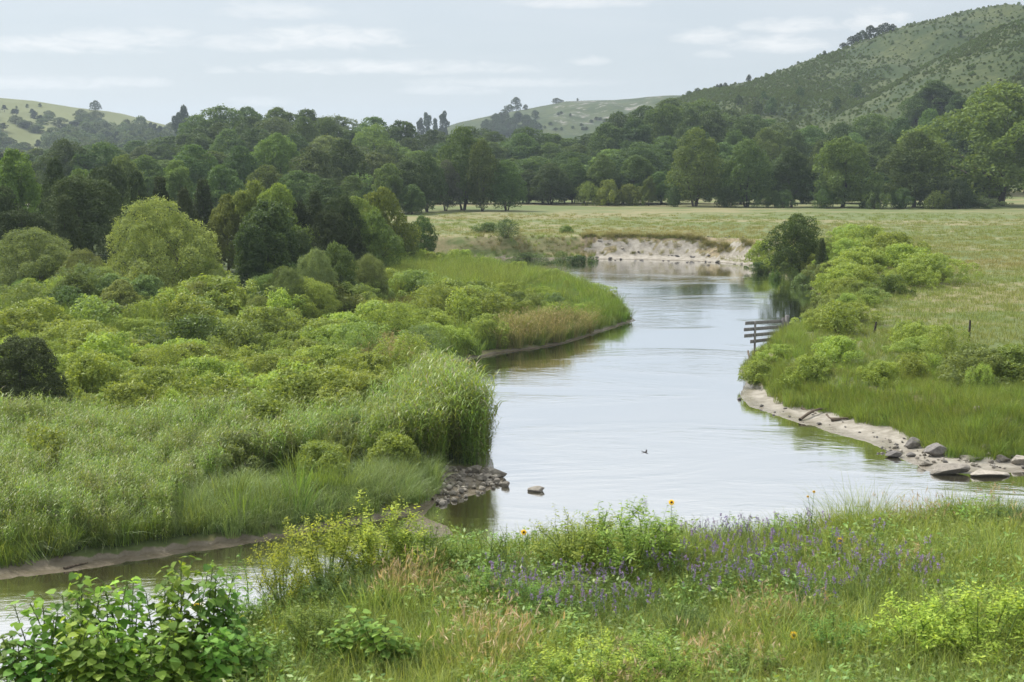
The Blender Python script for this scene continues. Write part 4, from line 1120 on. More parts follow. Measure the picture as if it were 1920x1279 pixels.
for (u, v, h, wd, col, lab) in [(1425, 500, 1.6, 1.1, (.09, .15, .045), 'rounded shrub where the cut bank meets the right shore'), (1450, 508, 1.7, 1.1, (.11, .18, .05), 'green shrub at the waterline left of the lone riverside tree'), (1478, 515, 2.0, 1.1, (.20, .28, .08), 'light shrub at the waterline below the lone riverside tree'), (1512, 522, 2.0, 1.2, (.16, .23, .09), 'grey-green shrub at the waterline below the small cedar'), (1545, 528, 2.2, 1.2, (.20, .27, .08), 'shrub right of and below the small cedar'), (1546, 548, 2.0, 1.1, (.17, .22, .10), 'greyish shrub overhanging the dark reflection'), (1555, 500, 1.8, 1.2, (.22, .31, .08), 'bright shrub right of the small cedar'), (1493, 478, .9, 1.0, (.09, .15, .05), 'small shrub left of the lone riverside tree')]:
    x, y = gp(u, v, .8) if u < 1450 or u == 1493 else gp(u + 6, v, 1.0)
    place('shrub', int(u), x, y, h, wd, None, col, 'far_shore_shrub', lab, 'shrub', 'shrubs of the far shore')
r = np.random.default_rng(33)
q = r.uniform(0, 1, 420); uu = 1090 + q * 330
xs_, ys_, ss_ = [], [], []
for u in uu:
    x0, y0 = gp(u, np.interp(u, [1090, 1200, 1310, 1370, 1400, 1430], [486, 487, 490, 494, 497, 500]), 0)
    o_ = r.choice([5.4, 4.9, 3.9, 2.6], p=[.72, .16, .07, .05]) + r.normal() * .3
    xs_.append(x0 + (1.5 if u > 1380 else 0)); ys_.append(y0 + o_); ss_.append(r.uniform(.45, 1.0))
xs_, ys_ = np.array(xs_), np.array(ys_)
scatter('bank_edge_grass', G_d + G_o, np.stack([xs_, ys_, tz(xs_, ys_)], -1), np.array(ss_) * .8, seed=71, label='dry overhanging grass tussocks along the cut bank')
p = fill((-12, 12, 196, 212), .7, 64, lambda x, y, z, u, v: (u > 860) & (u < 1130) & (v > 444) & (z > .2))
scatter('far_shore_grass', G_o + G_t[:2] + G_d[:1], p, r.uniform(.4, .8, len(p)), seed=72, label='green and pinkish grass on the low far shore')
# ------------------------------------------------------------------ rocks, driftwood, gate, posts, bird
def g_px(u, v):
    """where the ray of pixel (u, v) meets the ground"""
    d = ray(u, v); t = 4.0
    ts = np.concatenate([np.arange(6, 40, .1), np.arange(40, 240, .5)])
    P = d[None] * ts[:, None]
    z = CAM_Z + P[:, 2]
    k = np.where(z < tz(P[:, 0], P[:, 1]))[0]
    i = k[0] if len(k) else -1
    return P[i, 0], P[i, 1]

def rock_mat(name, c1, c2, c3):
    m, b = new_mat(name)
    tcn = b.n('ShaderNodeTexCoord'); geo = b.n('ShaderNodeNewGeometry')
    oi = b.n('ShaderNodeObjectInfo')
    n1 = b.noise(geo.outputs['Position'], 3.0, 6, .7); n2 = b.noise(geo.outputs['Position'], 14.0, 5, .7)
    c = b.mix(b.ss(n1, .35, .65), c1, c2); c = b.mix(b.m('MULTIPLY', b.ss(n2, .52, .66), .6), c, c3)
    sp_ = b.n('ShaderNodeSeparateXYZ', i_0=geo.outputs['Position'])
    wet = b.ss(sp_.outputs[2], .16, .03)
    c = b.mix(b.m('MULTIPLY', wet, .6), c, (.05, .045, .035))
    hsv = b.n('ShaderNodeHueSaturation', i_2=b.m('MULTIPLY_ADD', oi.outputs['Random'], .6, .7), i_4=c)
    bp = b.n('ShaderNodeBump', i_0=.7, i_1=.08); b.put(bp.inputs['Height'], b.m('ADD', n1, b.m('MULTIPLY', n2, .4)))
    pr = b.n('ShaderNodeBsdfPrincipled', i_0=hsv.outputs[0]); b.put(pr.inputs['Roughness'], b.m('MULTIPLY_ADD', wet, -.45, .9))
    b.put(pr.inputs['Normal'], bp.outputs[0]); b.n('ShaderNodeOutputMaterial', i_0=pr.outputs[0])
    return m
M_rock = rock_mat('river_stone', (.17, .155, .13), (.28, .26, .22), (.12, .11, .095))
M_rockd = rock_mat('dark_stone', (.10, .095, .09), (.17, .16, .15), (.06, .055, .05))
M_rockp = rock_mat('pale_stone', (.23, .21, .18), (.36, .33, .285), (.14, .125, .10))
import bmesh
def rock_mesh(name, seed, mat, flat=.6, sub=3):
    bm = bmesh.new(); bmesh.ops.create_icosphere(bm, subdivisions=sub, radius=.5)
    P = np.array([v.co[:] for v in bm.verts]); r = np.random.default_rng(seed)
    # cut by random planes for facets, then roughen
    for _ in range(14):
        n = unit(r.normal(size=3)); d = r.uniform(.26, .42)
        s = P @ n; P = np.where((s > d)[:, None], P - np.outer((s - d) * .92, n), P)
    P = P * (1 + .07 * fbm(P[:, 0] * 6 + seed, P[:, 1] * 6 + P[:, 2] * 5, 3, seed))[:, None]
    P[:, 2] *= flat
    for v, p in zip(bm.verts, P): v.co = p
    for f in bm.faces: f.smooth = False
    me = bpy.data.meshes.new(name); bm.to_mesh(me); bm.free(); me.materials.append(mat)
    return me
ROCK = [rock_mesh('stone', 500 + i, M_rock, [.55, .7, .4, .6][i]) for i in range(4)]
ROCKD = [rock_mesh('stone', 510 + i, M_rockd, [.6, .75][i]) for i in range(2)]
ROCKP = [rock_mesh('stone', 520 + i, M_rockp, [.35, .5, .3][i]) for i in range(3)]
def rock(me, x, y, L, W, H, label, group=None, z=None, rz=None, name='rock', sink=.3):
    o = link(name, me); zz = max(tz1(x, y), -.12) if z is None else z
    o.scale = (L, W, H); o.rotation_euler = (random.uniform(-.12, .12), random.uniform(-.12, .12), random.uniform(0, 3.1) if rz is None else rz)
    bb = max(v.co.z for v in me.vertices)
    o.location = (x, y, zz + H * bb * (1 - sink))
    tag(o, label, 'rock', group)
    return o
def rock_px(ms, u, v, wpx, hpx, label, group=None, rz=0.0, z=0.05, sink=.35):
    x, y = gp(u, v, z); s = y / F
    me = random.choice(ms); bb = max(q.co.z for q in me.vertices)
    return rock(me, x, y, wpx * s * 1.05, wpx * s * random.uniform(.6, .85), hpx * s / (2 * bb) * 1.35, label, group, None, rz, sink=sink)
rock_px(ROCK, 1005, 919, 36, 13, 'flat brown boulder alone in the river right of the rocky point')
rock_px(ROCKD, 945, 930, 8, 5, 'tiny dark stone in the water between the rocky point and the lone boulder')
rock_px(ROCK, 948, 911, 18, 13, 'blocky grey stone at the right tip of the rocky point')
rock_px(ROCK, 935, 893, 36, 13, 'long dark stone slab topmost on the rocky point below the reeds', rz=.1)
rock_px(ROCK, 920, 889, 40, 13, 'grey boulder tucked under the reed clump')
rock_px(ROCK, 892, 888, 26, 13, 'rounded stone left of the long dark slab')
rr_ = np.random.default_rng(44)
poly_rk = [(806, 893), (860, 884), (930, 886), (945, 905), (925, 918), (880, 930), (835, 946), (800, 940)]
k_ = 0
while k_ < 150:
    u, v = rr_.uniform(798, 950), rr_.uniform(882, 946)
    if not bool(inpoly(np.array([u]), np.array([v]), poly_rk)[0]): continue
    w = rr_.uniform(6, 17)
    rock_px(ROCK if rr_.random() < .8 else ROCKP, u, v, w, w * rr_.uniform(.4, .65), 'broken grey stone in the rubble of the rocky point', 'rubble of the rocky point', rr_.uniform(0, 3), sink=.25); k_ += 1
for (ms, u, v, w, h, lab) in [(ROCKD, 1712, 843, 30, 19, 'upright dark stone on the right shore'), (ROCKD, 1676, 855, 34, 12, 'low dark stone farthest into the water at right'),
        (ROCKD, 1754, 860, 46, 22, 'largest dark boulder on the right shore under the grass'), (ROCK, 1733, 872, 34, 11, 'brown stone left of the big pale slab'),
        (ROCKP, 1775, 885, 84, 15, 'big grey slab at the waterline on the right'), (ROCKP, 1850, 889, 84, 9, 'long flat tan slab lying along the right waterline'),
        (ROCK, 1820, 868, 50, 9, 'flat stone shelf above the two slabs'), (ROCKD, 1708, 857, 18, 8, 'small stone beside the upright dark stone'),
        (ROCK, 1702, 806, 20, 12, 'grey stone at the top of the sand by the grass'), (ROCKP, 1831, 833, 24, 14, 'pale round boulder half hidden in grass at right'),
        (ROCK, 1851, 862, 22, 12, 'speckled grey stone right of the dark boulder'), (ROCK, 1880, 870, 30, 12, 'angular grey stone near the right edge'),
        (ROCKP, 1912, 872, 44, 14, 'wide pale stone cut by the right edge of photo'), (ROCKD, 1536, 796, 11, 5, 'small dark stone on the wet sand below the driftwood'),
        (ROCKD, 1428, 763, 8, 4, 'small dark stone at the left end of the sand'), (ROCKD, 1386, 748, 8, 5, 'dark stone in the shallows at the sand tip')]:
    rock_px(ms, u, v, w, h, lab)
for k_ in range(95):
    u = rr_.uniform(1640, 1930); v = np.interp(u, [1640, 1700, 1760, 1930], [838, 845, 868, 872]) + rr_.uniform(-14, 10)
    w = rr_.uniform(4, 13)
    rock_px(random.choice([ROCK, ROCKD, ROCKP]), u, v, w, w * .5, 'small stone scattered on the right sandy shore', 'small stones of the right shore', rr_.uniform(0, 3))
for k_ in range(26):
    u = rr_.uniform(1440, 1720); v = np.interp(u, [1440, 1560, 1665, 1720], [772, 805, 840, 845]) + rr_.uniform(-16, 3)
    w = rr_.uniform(3, 8)
    rock_px([ROCKD[0]], u, v, w, w * .35, 'dark clod on the right sandy shore', 'clods on the right sand', rr_.uniform(0, 3))
for k_ in range(60):
    u = rr_.uniform(1120, 1400); v = 486 + (u - 1120) * .03 - rr_.choice([1, 3, 6, 12], p=[.4, .3, .2, .1])
    x, y = gp(u, v, .2)
    rock(ROCKD[k_ % 2] if k_ % 3 else ROCKP[0], x, y + .3, *(rr_.uniform(.25, .9, 3) * [1, .8, .7]), 'fallen clod under the pale cut bank', 'clods below the cut bank', name='bank_clod')

M_drift = bark_mat('driftwood', (.16, .13, .10), (.07, .055, .04), 14)
M_bleach = bark_mat('bleached_wood', (.42, .40, .37), (.25, .23, .21), 14)
def log_px(a, b_, rad, label, mat=M_drift, z=.2, up=(0, 0), side=0, group=None):
    x0, y0 = gp(*a, z); x1, y1 = gp(*b_, z)
    r = np.random.default_rng(int(a[0]))
    p0 = np.array([x0, y0, max(tz1(x0, y0), 0) + rad * .7 + up[0]]); p1 = np.array([x1, y1, max(tz1(x1, y1), 0) + rad * .7 + up[1]])
    A = Acc(); pts = branch(np.zeros(3), p1 - p0, r, .04, 9); A.add(*tube(pts, np.linspace(rad, rad * .45, 9) * r.uniform(.85, 1.15, 9), 8))
    for s_ in range(side):
        q = pts[3 + s_ * 2]; A.add(*tube(branch(q, q + r.normal(size=3) * .45 + [0, 0, .25], r, .1, 5), np.linspace(rad * .4, rad * .1, 5), 5))
    o = link('driftwood_log', A.mesh('driftwood', mat, True), loc=p0)
    tag(o, label, 'log', group)
log_px((1500, 784), (1556, 773), .10, 'long dark driftwood pole lying across the sand', side=1)
log_px((1503, 767), (1530, 776), .07, 'short driftwood stick above the long pole')
log_px((1558, 789), (1590, 789), .12, 'dark driftwood stub right of the long pole', side=1)
log_px((1550, 780), (1562, 788), .06, 'thin forked stick between pole and stub')
log_px((1710, 828), (1732, 834), .07, 'tan stick on the sand above the upright dark stone')
log_px((262, 556), (292, 552), .14, 'bleached log lying under the big willow', M_bleach, 1.6, (.3, .5), 1)
log_px((603, 571), (625, 562), .08, 'bleached curved branch right of the ash tree', M_bleach, 1.6, (.3, .6), 1)
log_px((120, 1062), (165, 1052), .05, 'thin dark stick on the mud of the inlet', z=.15)
log_px((1403, 640), (1407, 662), .07, 'broken root stub at the eroded bank edge near the gate', z=.8, up=(0, .5))

# wooden water gate
M_wood = bark_mat('weathered_planks', (.26, .25, .25), (.15, .145, .145), 10)
def box(A, c, s, R_=None):
    v = np.array([[x, y, z] for x in (-.5, .5) for y in (-.5, .5) for z in (-.5, .5)]) * s
    if R_ is not None: v = v @ R_.T
    A.add(v + c, np.array([[0, 1, 3, 2], [4, 6, 7, 5], [0, 4, 5, 1], [2, 3, 7, 6], [0, 2, 6, 4], [1, 5, 7, 3]]))
def solid(name, mat, parent, boxes, bevel=.012):
    A = Acc()
    for c, s, rot in boxes: box(A, np.array(c), np.array(s), rot)
    o = link(name, A.mesh(name, mat), parent)
    md = o.modifiers.new('bevel', 'BEVEL'); md.width = bevel; md.segments = 2
    return o
gL = np.array([*gp(1399, 604.5, 2.9), 2.9]); gR = np.array([*gp(1474, 599, 2.9), 2.9])
gd = gR - gL; gl = np.linalg.norm(gd); ga = math.atan2(gd[1], gd[0])
gate = bpy.data.objects.new('wooden_gate', None); COL.objects.link(gate); gate.location = (gL[0], gL[1], 0); gate.rotation_euler = (0, 0, ga)
tag(gate, 'weathered grey wooden water gate of horizontal boards jutting over the river', 'gate')
for k_, (dz, x0) in enumerate([(0, 0.0), (-.44, -.1), (-.88, -.06), (-1.32, .5)]):
    tilt = .012 * (k_ - 1); c_, s_ = math.cos(tilt), math.sin(tilt)
    solid('board', M_wood, gate, [((x0 + (gl - x0) / 2, 0.075, 2.80 + dz), (gl - x0 + .05, .045, .25), np.array([[c_, 0, -s_], [0, 1, 0], [s_, 0, c_]]))])
solid('post', M_wood, gate, [((gl + .02, -.08, 1.75), (.24, .22, 2.9), None)])
solid('post', M_wood, gate, [((gl - .30, -.02, 1.75), (.20, .12, 2.6), None)])
solid('post', M_wood, gate, [((.83, -.02, 1.75), (.13, .11, 2.35), None)])
M_post = bark_mat('post_wood', (.055, .048, .042), (.025, .022, .02), 14)
def post(u, vt, vb, zt, rad, lean, label, metal=False):
    x, y = gp(u, vb, zt); z = tz1(x, y); h = at_y(u, vt, y)[1] - z
    e = bpy.data.objects.new('fence_post', None); COL.objects.link(e); e.location = (x, y, z - .1); e.rotation_euler = (0, lean, 0)
    A = Acc(); A.add(*tube([(0, 0, 0), (0, 0, h * .5), (.01, 0, h * .98), (.01, 0, h + .1)], [rad, rad * .97, rad * .93, rad * .55], 10))
    link('shaft', A.mesh('shaft', M_post, True), e)
    A = Acc()
    for zz in (.45, .75): A.add(*tube([(-.012 - rad, 0, h * zz), (0, -rad - .012, h * zz), (rad + .012, 0, h * zz)], .012, 5))
    link('wire_staple', A.mesh('wire_staple', M_rockd), e)
    tag(e, label, 'fence post')
post(1817, 600, 642, 2.0, .075, 0, 'taller upright dark fence post standing in the right pasture')
post(1639, 603, 628, 2.0, .075, .12, 'short leaning dark fence post between shrubs right of the gate')

# a small bird low over the water
bx_, by_ = gp(1210, 849, 1.2)
M_bird = bark_mat('bird_feathers', (.09, .085, .085), (.05, .048, .05), 20)
A = Acc(); A.add(*tube([(-.11, 0, 0), (-.08, 0, .005), (-.03, 0, .01), (.03, 0, .008), (.07, 0, .012), (.095, 0, .012), (.115, 0, .008)], [.004, .013, .024, .024, .016, .013, .003], 8))
bird = link('bird', A.mesh('bird', M_bird, True)); bird.location = (bx_, by_, 1.2); bird.rotation_euler = (.25, .35, R(-25)); bird.scale = (1.3,) * 3
tag(bird, 'tiny dark bird skimming low over the middle of the river', 'bird')
for s_ in (-1, 1):
    Vw = np.array([(.045, 0, .018), (-.02, 0, .018), (-.035, s_ * .10, .05), (.03, s_ * .09, .055), (-.09, s_ * .20, .03), (-.07, s_ * .19, .032)])
    Vw = np.vstack([Vw, Vw + [0, 0, .004]])
    Qw = np.array([[0, 1, 2, 3], [3, 2, 4, 5], [6, 9, 8, 7], [9, 11, 10, 8], [0, 3, 9, 6], [3, 5, 11, 9], [5, 4, 10, 11], [4, 2, 8, 10], [2, 1, 7, 8], [1, 0, 6, 7]])
    link('wing', mesh_np('wing', Vw, Qw, M_bird), bird)
Vt = np.array([(-.09, -.012, .0), (-.09, .012, .0), (-.16, .03, -.002), (-.145, 0, 0), (-.16, -.03, -.002)]); Vt = np.vstack([Vt, Vt + [0, 0, .003]])
link('tail', mesh_np('tail', Vt, [np.array([[0, 1, 2, 3], [5, 8, 7, 6], [0, 5, 6, 1], [1, 6, 7, 2]]), np.array([[0, 3, 4], [5, 9, 8]])], M_bird), bird)
# ------------------------------------------------------------------ the near bluff: grass, herbs, shrubs and flowers 11 to 18 m away
FG_G = leaf_mat('near_grass_blades', (.250, .345, .080), .45, .5, .3, .03, patch=((.170, .270, .062), .9, .42, .6), tip=(.42, .42, .20))
FG_L = leaf_mat('near_leaves', None, .48, .55, .18, .04, vamp=.9)
FG_P = leaf_mat('purple_petals', (.27, .21, .43), .35, .6, .1, .03)
FG_B = leaf_mat('brome_heads', (.27, .30, .11), .4, .6, .2, .02, tip=(.46, .36, .24))
FG_S = leaf_mat('green_stalks', (.12, .18, .05), .2, .6, .2, .02)
M_yel = leaf_mat('yellow_petals', (.85, .55, .02), .3, .5, .2, .005, vamp=.2)
M_brn = leaf_mat('flower_centre', (.10, .045, .015), 0, .8, .1, .01)
M_wht = leaf_mat('white_petals', (.82, .82, .80), .3, .5, .2, .0, vamp=.15)

def near_px(u, v):
    x, y = g_px(u, v)
    if y > 19:
        y = 16.0
        for _ in range(12):
            x = at_y(u, v, y)[0]; y = float(crest_y(x)) - .15
        x = at_y(u, v, y)[0]
    return x, y
def near_tuft(seed, n=46, rad=.16, h=.42, w=.0075, bend=.55, heads=0, mat=None, lean=.2):
    return tuft_mesh('near_tuft', mat or FG_G, seed, n, rad, h, w, bend, 4, .5, lean=lean, heads=heads, headlen=.20, headw=.010)
N1 = [near_tuft(600 + i, bend=.4 + .12 * i) for i in range(5)]
N2 = [near_tuft(610 + i, n=40, h=.55, heads=26, mat=FG_B, bend=.35) for i in range(3)]
def leafy_stem(A, r, p0, p1, nl, L_, W_, rs=.004, start=.15, droop=.2, updir=.4, taper=.5, pair=False, bend=.08, var0=0.0):
    pts = branch(p0, p1, r, bend, 7); A.add(*tube(pts, np.linspace(rs, rs * .35, 7), 4), var=.2)
    q = np.linspace(start, 1, nl) * 6; i0 = np.minimum(q.astype(int), 5); f = (q - i0)[:, None]
    P = pts[i0] * (1 - f) + pts[i0 + 1] * f
    ax = unit(np.subtract(p1, p0)); a = np.arange(nl) * (np.pi if pair else 2.4) + r.uniform(0, 6)
    e1 = unit(np.cross(ax, [0.3, .2, 1.0]) if abs(ax[2]) < .95 else np.cross(ax, [1.0, 0, 0])); e2 = np.cross(ax, e1)
    d = np.cos(a)[:, None] * e1 + np.sin(a)[:, None] * e2
    sc = (1 - taper * np.linspace(0, 1, nl)) * r.uniform(.7, 1.2, nl)
    T = d + ax * updir + np.array([0, 0, -droop]) + r.normal(size=(nl, 3)) * .2
    T = unit(T); N = unit(np.array([0, 0, 1.0]) + r.normal(size=(nl, 3)) * .35)
    V, Q = kites(P + T * (L_ * sc)[:, None] * .55, N, T, L_ * sc, W_ * sc, fold=.10)
    A.add(V, Q, np.repeat(np.clip(r.random(nl) * .8 + var0, 0, 1), 4))
def near_shrub_mesh(seed, h=.9, rad=.65, nst=22, ntw=9, nl=13, L_=.075, W_=.026):
    r = np.random.default_rng(seed); A = Acc(); S = Acc()
    for i in range(nst):
        a = i * 2.4 + r.uniform(-.3, .3); q = ((i + .5) / nst) ** .5
        tip = np.array([math.cos(a) * rad * q, math.sin(a) * rad * q, h * (1 - .5 * q * q) * r.uniform(.75, 1.08)])
        base = np.array([math.cos(a), math.sin(a), 0]) * .08 * r.random()
        pts = branch(base, tip, r, .06, 8, .08); S.add(*tube(pts, np.linspace(.009, .003, 8), 5))
        for j in range(ntw):
            t = r.uniform(.35, 1.0); k = t * 7; k0 = min(int(k), 6); p = pts[k0] * (1 - (k - k0)) + pts[k0 + 1] * (k - k0)
            dd = unit(rdir(r, 1)[0] * .8 + unit(tip) * .7 + np.array([0, 0, .5]))
            leafy_stem(A, r, p, p + dd * r.uniform(.13, .26), nl, L_, W_, .002, .08, var0=(.25 if t > .85 else 0))
    return A.mesh('near_shrub_leaves', FG_L), S.mesh('near_shrub_stems', FG_S, True)
NS = [near_shrub_mesh(620 + i) for i in range(3)]
NSb = [near_shrub_mesh(630 + i, L_=.055, W_=.014, ntw=11, nl=16) for i in range(2)]

def near_plant(name, meshes, u, vb, vt, wpx, col, label, cat, group=None, nat=(1.3, .9), parts=('foliage', 'stems')):
    x, y = near_px(u, vb); z = tz1(x, y); h = max(at_y(u, vt, y)[1] - z, .15); w = wpx / F * y
    e = bpy.data.objects.new(name, None); COL.objects.link(e); e.location = (x, y, z - .02)
    s = h / nat[1]; e.scale = (w / nat[0], w / nat[0], s); e.rotation_euler = (0, 0, random.uniform(0, 6.28))
    for m, pn in zip(meshes, parts):
        c = bpy.data.objects.new(pn, m); c.parent = e; COL.objects.link(c); c.color = (*col, 1)
    tag(e, label, cat, group)
    return e
YS = (.36, .46, .085)
for (u, vb, vt, w, c, lab) in [
  (610, 1105, 962, 210, YS, 'left yellow-green feathery shrub beside the muddy inlet on near bluff'), (700, 1100, 940, 230, YS, 'tallest yellow-green feathery shrub in front of the pale shoal'),
  (785, 1095, 968, 170, (.22, .33, .07), 'right lower yellow-green feathery shrub near the shoal'), (530, 1120, 1000, 140, YS, 'small yellow-green sprig shrub at left of the feathery group'),
  (1085, 1095, 955, 190, (.28, .37, .085), 'left lobe shrub of the leafy clump standing before the river centre'), (1175, 1095, 938, 240, (.25, .34, .08), 'largest dark-hearted leafy shrub on the bluff edge at river centre'),
  (1235, 1080, 972, 140, (.24, .34, .07), 'small bright shrub left of the purple flowers at the bluff edge'),
  (1730, 1255, 1112, 250, YS, 'left bright yellow-green shrub low at right of the photo'), (1850, 1265, 1100, 300, YS, 'wide bright yellow-green shrub at the lower right corner'),
  (1925, 1215, 1095, 180, (.22, .33, .06), 'yellow-green shrub cut by the right photo edge'), (1110, 1330, 1195, 250, YS, 'yellow-green shrub at the bottom edge left of centre right'),
  (1230, 1320, 1195, 220, (.25, .35, .07), 'yellow-green shrub at the bottom edge centre'), (1000, 1340, 1225, 200, (.22, .32, .07), 'low leafy shrub at the bottom edge centre'), (905, 1150, 1062, 170, (.17, .29, .07), 'low green leafy shrub below the dark weeds at bluff centre'), (1000, 1170, 1090, 150, (.20, .32, .075), 'low green leafy shrub left of the purple flowers'), (1560, 1235, 1150, 190, (.18, .30, .07), 'low green leafy shrub left of the wide lower right shrub'), (590, 1230, 1130, 170, (.19, .31, .07), 'green leafy shrub between the broad-leaved plants and feathery shrubs'), (1400, 1290, 1205, 180, (.20, .33, .08), 'green leafy shrub at the bottom right of centre')]:
    near_plant('leafy_bush', NS[(u + vb) % 3], u, vb, vt, w, c, lab, 'shrub', 'bushes on the near bluff')
for (u, vb, vt, w, c, lab) in [(640, 1150, 1050, 170, (.16, .25, .10), 'soft grey-green bushy herb below the feathery shrubs'), (1285, 1215, 1115, 150, (.18, .29, .10), 'soft green bushy herb below the purple flowers'),
  (1885, 1010, 935, 120, (.12, .20, .085), 'grey-green plumed bush at the right end of the bluff edge'), (1940, 1010, 930, 80, (.12, .20, .085), 'plumed bush cut off by right edge above the grass')]:
    near_plant('fine_leaved_bush', NSb[u % 2], u, vb, vt, w, c, lab, 'shrub', 'fine leaved bushes on the near bluff')

# upright weeds with narrow leaves
def weed_mesh(seed, n=7, h=.8, L_=.10, W_=.028, nl=24):
    r = np.random.default_rng(seed); A = Acc()
    for i in range(n):
        a = r.uniform(0, 6.28); b0 = np.array([math.cos(a), math.sin(a), 0]) * .05
        leafy_stem(A, r, b0, b0 * 4 + [r.normal() * .08, r.normal() * .08, h * r.uniform(.65, 1.05)], nl, L_, W_, .005, .1, .25, .35, .55)
    return [A.mesh('weed', FG_L)]
NW = [weed_mesh(640 + i) for i in range(4)]
rr_ = np.random.default_rng(12)
def weed(u, vb, vt, col, label, group='tall weeds on the bluff edge', w=70):
    x, y = near_px(u, vb); z = tz1(x, y); h = max(at_y(u, vt, y)[1] - z, .15)
    o = link('weed', random.choice(NW)[0], loc=(x, y, z - .02)); s = h / .8; o.scale = (s * random.uniform(.9, 1.3),) * 2 + (s,); o.rotation_euler = (0, 0, random.uniform(0, 6))
    o.color = (*col, 1); tag(o, label, 'weed', group); return o
for (u, vb, vt) in [(835, 1080, 1010), (862, 1085, 985), (885, 1085, 1000), (915, 1090, 975), (932, 1088, 965), (950, 1085, 1000), (975, 1085, 1008), (1000, 1080, 1002), (1025, 1085, 1000), (810, 1090, 990), (1045, 1085, 1010), (900, 1100, 1030), (960, 1110, 1040), (1005, 1110, 1045), (845, 1110, 1050)]:
    weed(u, vb, vt, (.19, .30, .085), 'dark green leafy weed between the two shrub groups on the bluff edge')
for (u, vb, vt) in [(1330, 1040, 985), (1385, 1035, 975), (1420, 1035, 970), (1460, 1030, 975), (1505, 1030, 965), (1520, 1030, 975), (1690, 1020, 975), (1735, 1020, 970), (1300, 1045, 990), (1350, 1030, 990)]:
    weed(u, vb, vt, (.16, .25, .08), 'slender weed standing above the purple flowers at the bluff edge', 'slender weeds over the right bluff edge')
for k_ in range(170):
    u, v = rr_.uniform(420, 1900), rr_.uniform(1110, 1290)
    weed(u, v, v - rr_.uniform(45, 85), [(.20, .32, .085), (.25, .37, .09), (.16, .28, .075)][k_ % 3], 'leafy weed scattered through the near grass', 'leafy weeds in the near grass')
weed(1395, 1185, 1098, (.24, .32, .14), 'pale seeding weed stalk right of the bluish herb', None)

# broad heart-shaped leaves on tall stems
def heart(A, P, T, N, L_, r, v):
    N = unit(N); T = unit(T - N * (T @ N)); Bn = np.cross(N, T)
    S = [(0, 0, 0), (-.30, -.06, .05), (-.46, .22, .07), (-.34, .60, .03), (0, 1, -.14), (.34, .60, .03), (.46, .22, .07), (.30, -.06, .05), (0, .28, 0), (0, .62, -.03)]
    V = np.array([P + (Bn * x + T * y + N * z) * L_ for x, y, z in S])
    A.add(V, np.array([[0, 1, 2, 8], [8, 2, 3, 9], [7, 0, 8, 6], [6, 8, 9, 5]]), v)
    A.add(V, np.array([[9, 3, 4], [9, 4, 5]]), v)
def bigleaf_mesh(seed, h=1.1, n=25, L_=.125):
    r = np.random.default_rng(seed); A = Acc(); S = Acc()
    for s_ in range(5):
        top = np.array([r.normal() * .16, r.normal() * .12, h * r.uniform(.75, 1.0)]); pts = branch([r.normal() * .04, r.normal() * .04, 0], top, r, .03, 8)
        S.add(*tube(pts, np.linspace(.011, .005, 8), 6))
        for j in range(n):
            t = .2 + .8 * j / (n - 1); k = t * 7; k0 = min(int(k), 6); p = pts[k0] * (1 - (k - k0)) + pts[k0 + 1] * (k - k0)
            a = j * 2.4 + s_; d = np.array([math.cos(a), math.sin(a), 0]); Lp = L_ * (1.0 - .35 * t) * r.uniform(.8, 1.1)
            e = p + d * Lp * .9 + np.array([0, 0, Lp * .5])
            S.add(*tube(np.array([p, (p + e) / 2 + [0, 0, .01], e]), .0028, 4))
            heart(A, e, d + np.array([0, 0, r.uniform(-.75, -.05)]), np.array([0, 0, 1.0]) + d * .35 + r.normal(size=3) * .25, Lp * 1.15, r, r.random())
    return A.mesh('broad_leaves', FG_L), S.mesh('leaf_stalks', FG_S, True)
BL_ = [bigleaf_mesh(660 + i) for i in range(4)]
G3 = 'broad-leaved sunflower plants at lower left'
for (u, vb, vt, w) in [(45, 1330, 1165, 150), (95, 1320, 1105, 150), (150, 1300, 1068, 150), (205, 1310, 1090, 150), (250, 1290, 1085, 150), (300, 1290, 1062, 150), (340, 1280, 1046, 150), (395, 1280, 1052, 150), (435, 1270, 1090, 130),
                       (130, 1345, 1150, 160), (230, 1340, 1140, 160), (320, 1330, 1140, 160), (410, 1315, 1150, 140), (70, 1350, 1200, 150), (280, 1350, 1185, 160), (190, 1360, 1190, 160)]:
    near_plant('sunflower_plant', random.choice(BL_), u, vb, vt, w, random.choice([(.20, .34, .065), (.26, .41, .075), (.16, .29, .06)]), 'tall plant with broad heart-shaped leaves before the muddy inlet at lower left', 'plant', G3, (.75, 1.1), ('leaves', 'stalks'))
for (u, vb, vt, w, lab) in [(650, 1265, 1165, 120, 'broad-leaved plant left of the tan grass at the bottom'), (700, 1262, 1140, 140, 'tallest bright broad-leaved plant left of bottom centre'), (745, 1270, 1190, 100, 'short broad-leaved plant beside the tallest bright one'),
                            (480, 1300, 1180, 110, 'broad-leaved plant apart from the group at lower left'), (1812, 1010, 946, 48, 'small plant with a few round leaves against the water at right')]:
    near_plant('sunflower_plant', random.choice(BL_), u, vb, vt, w, (.21, .37, .085), lab, 'plant', None, (.75, 1.1), ('leaves', 'stalks'))

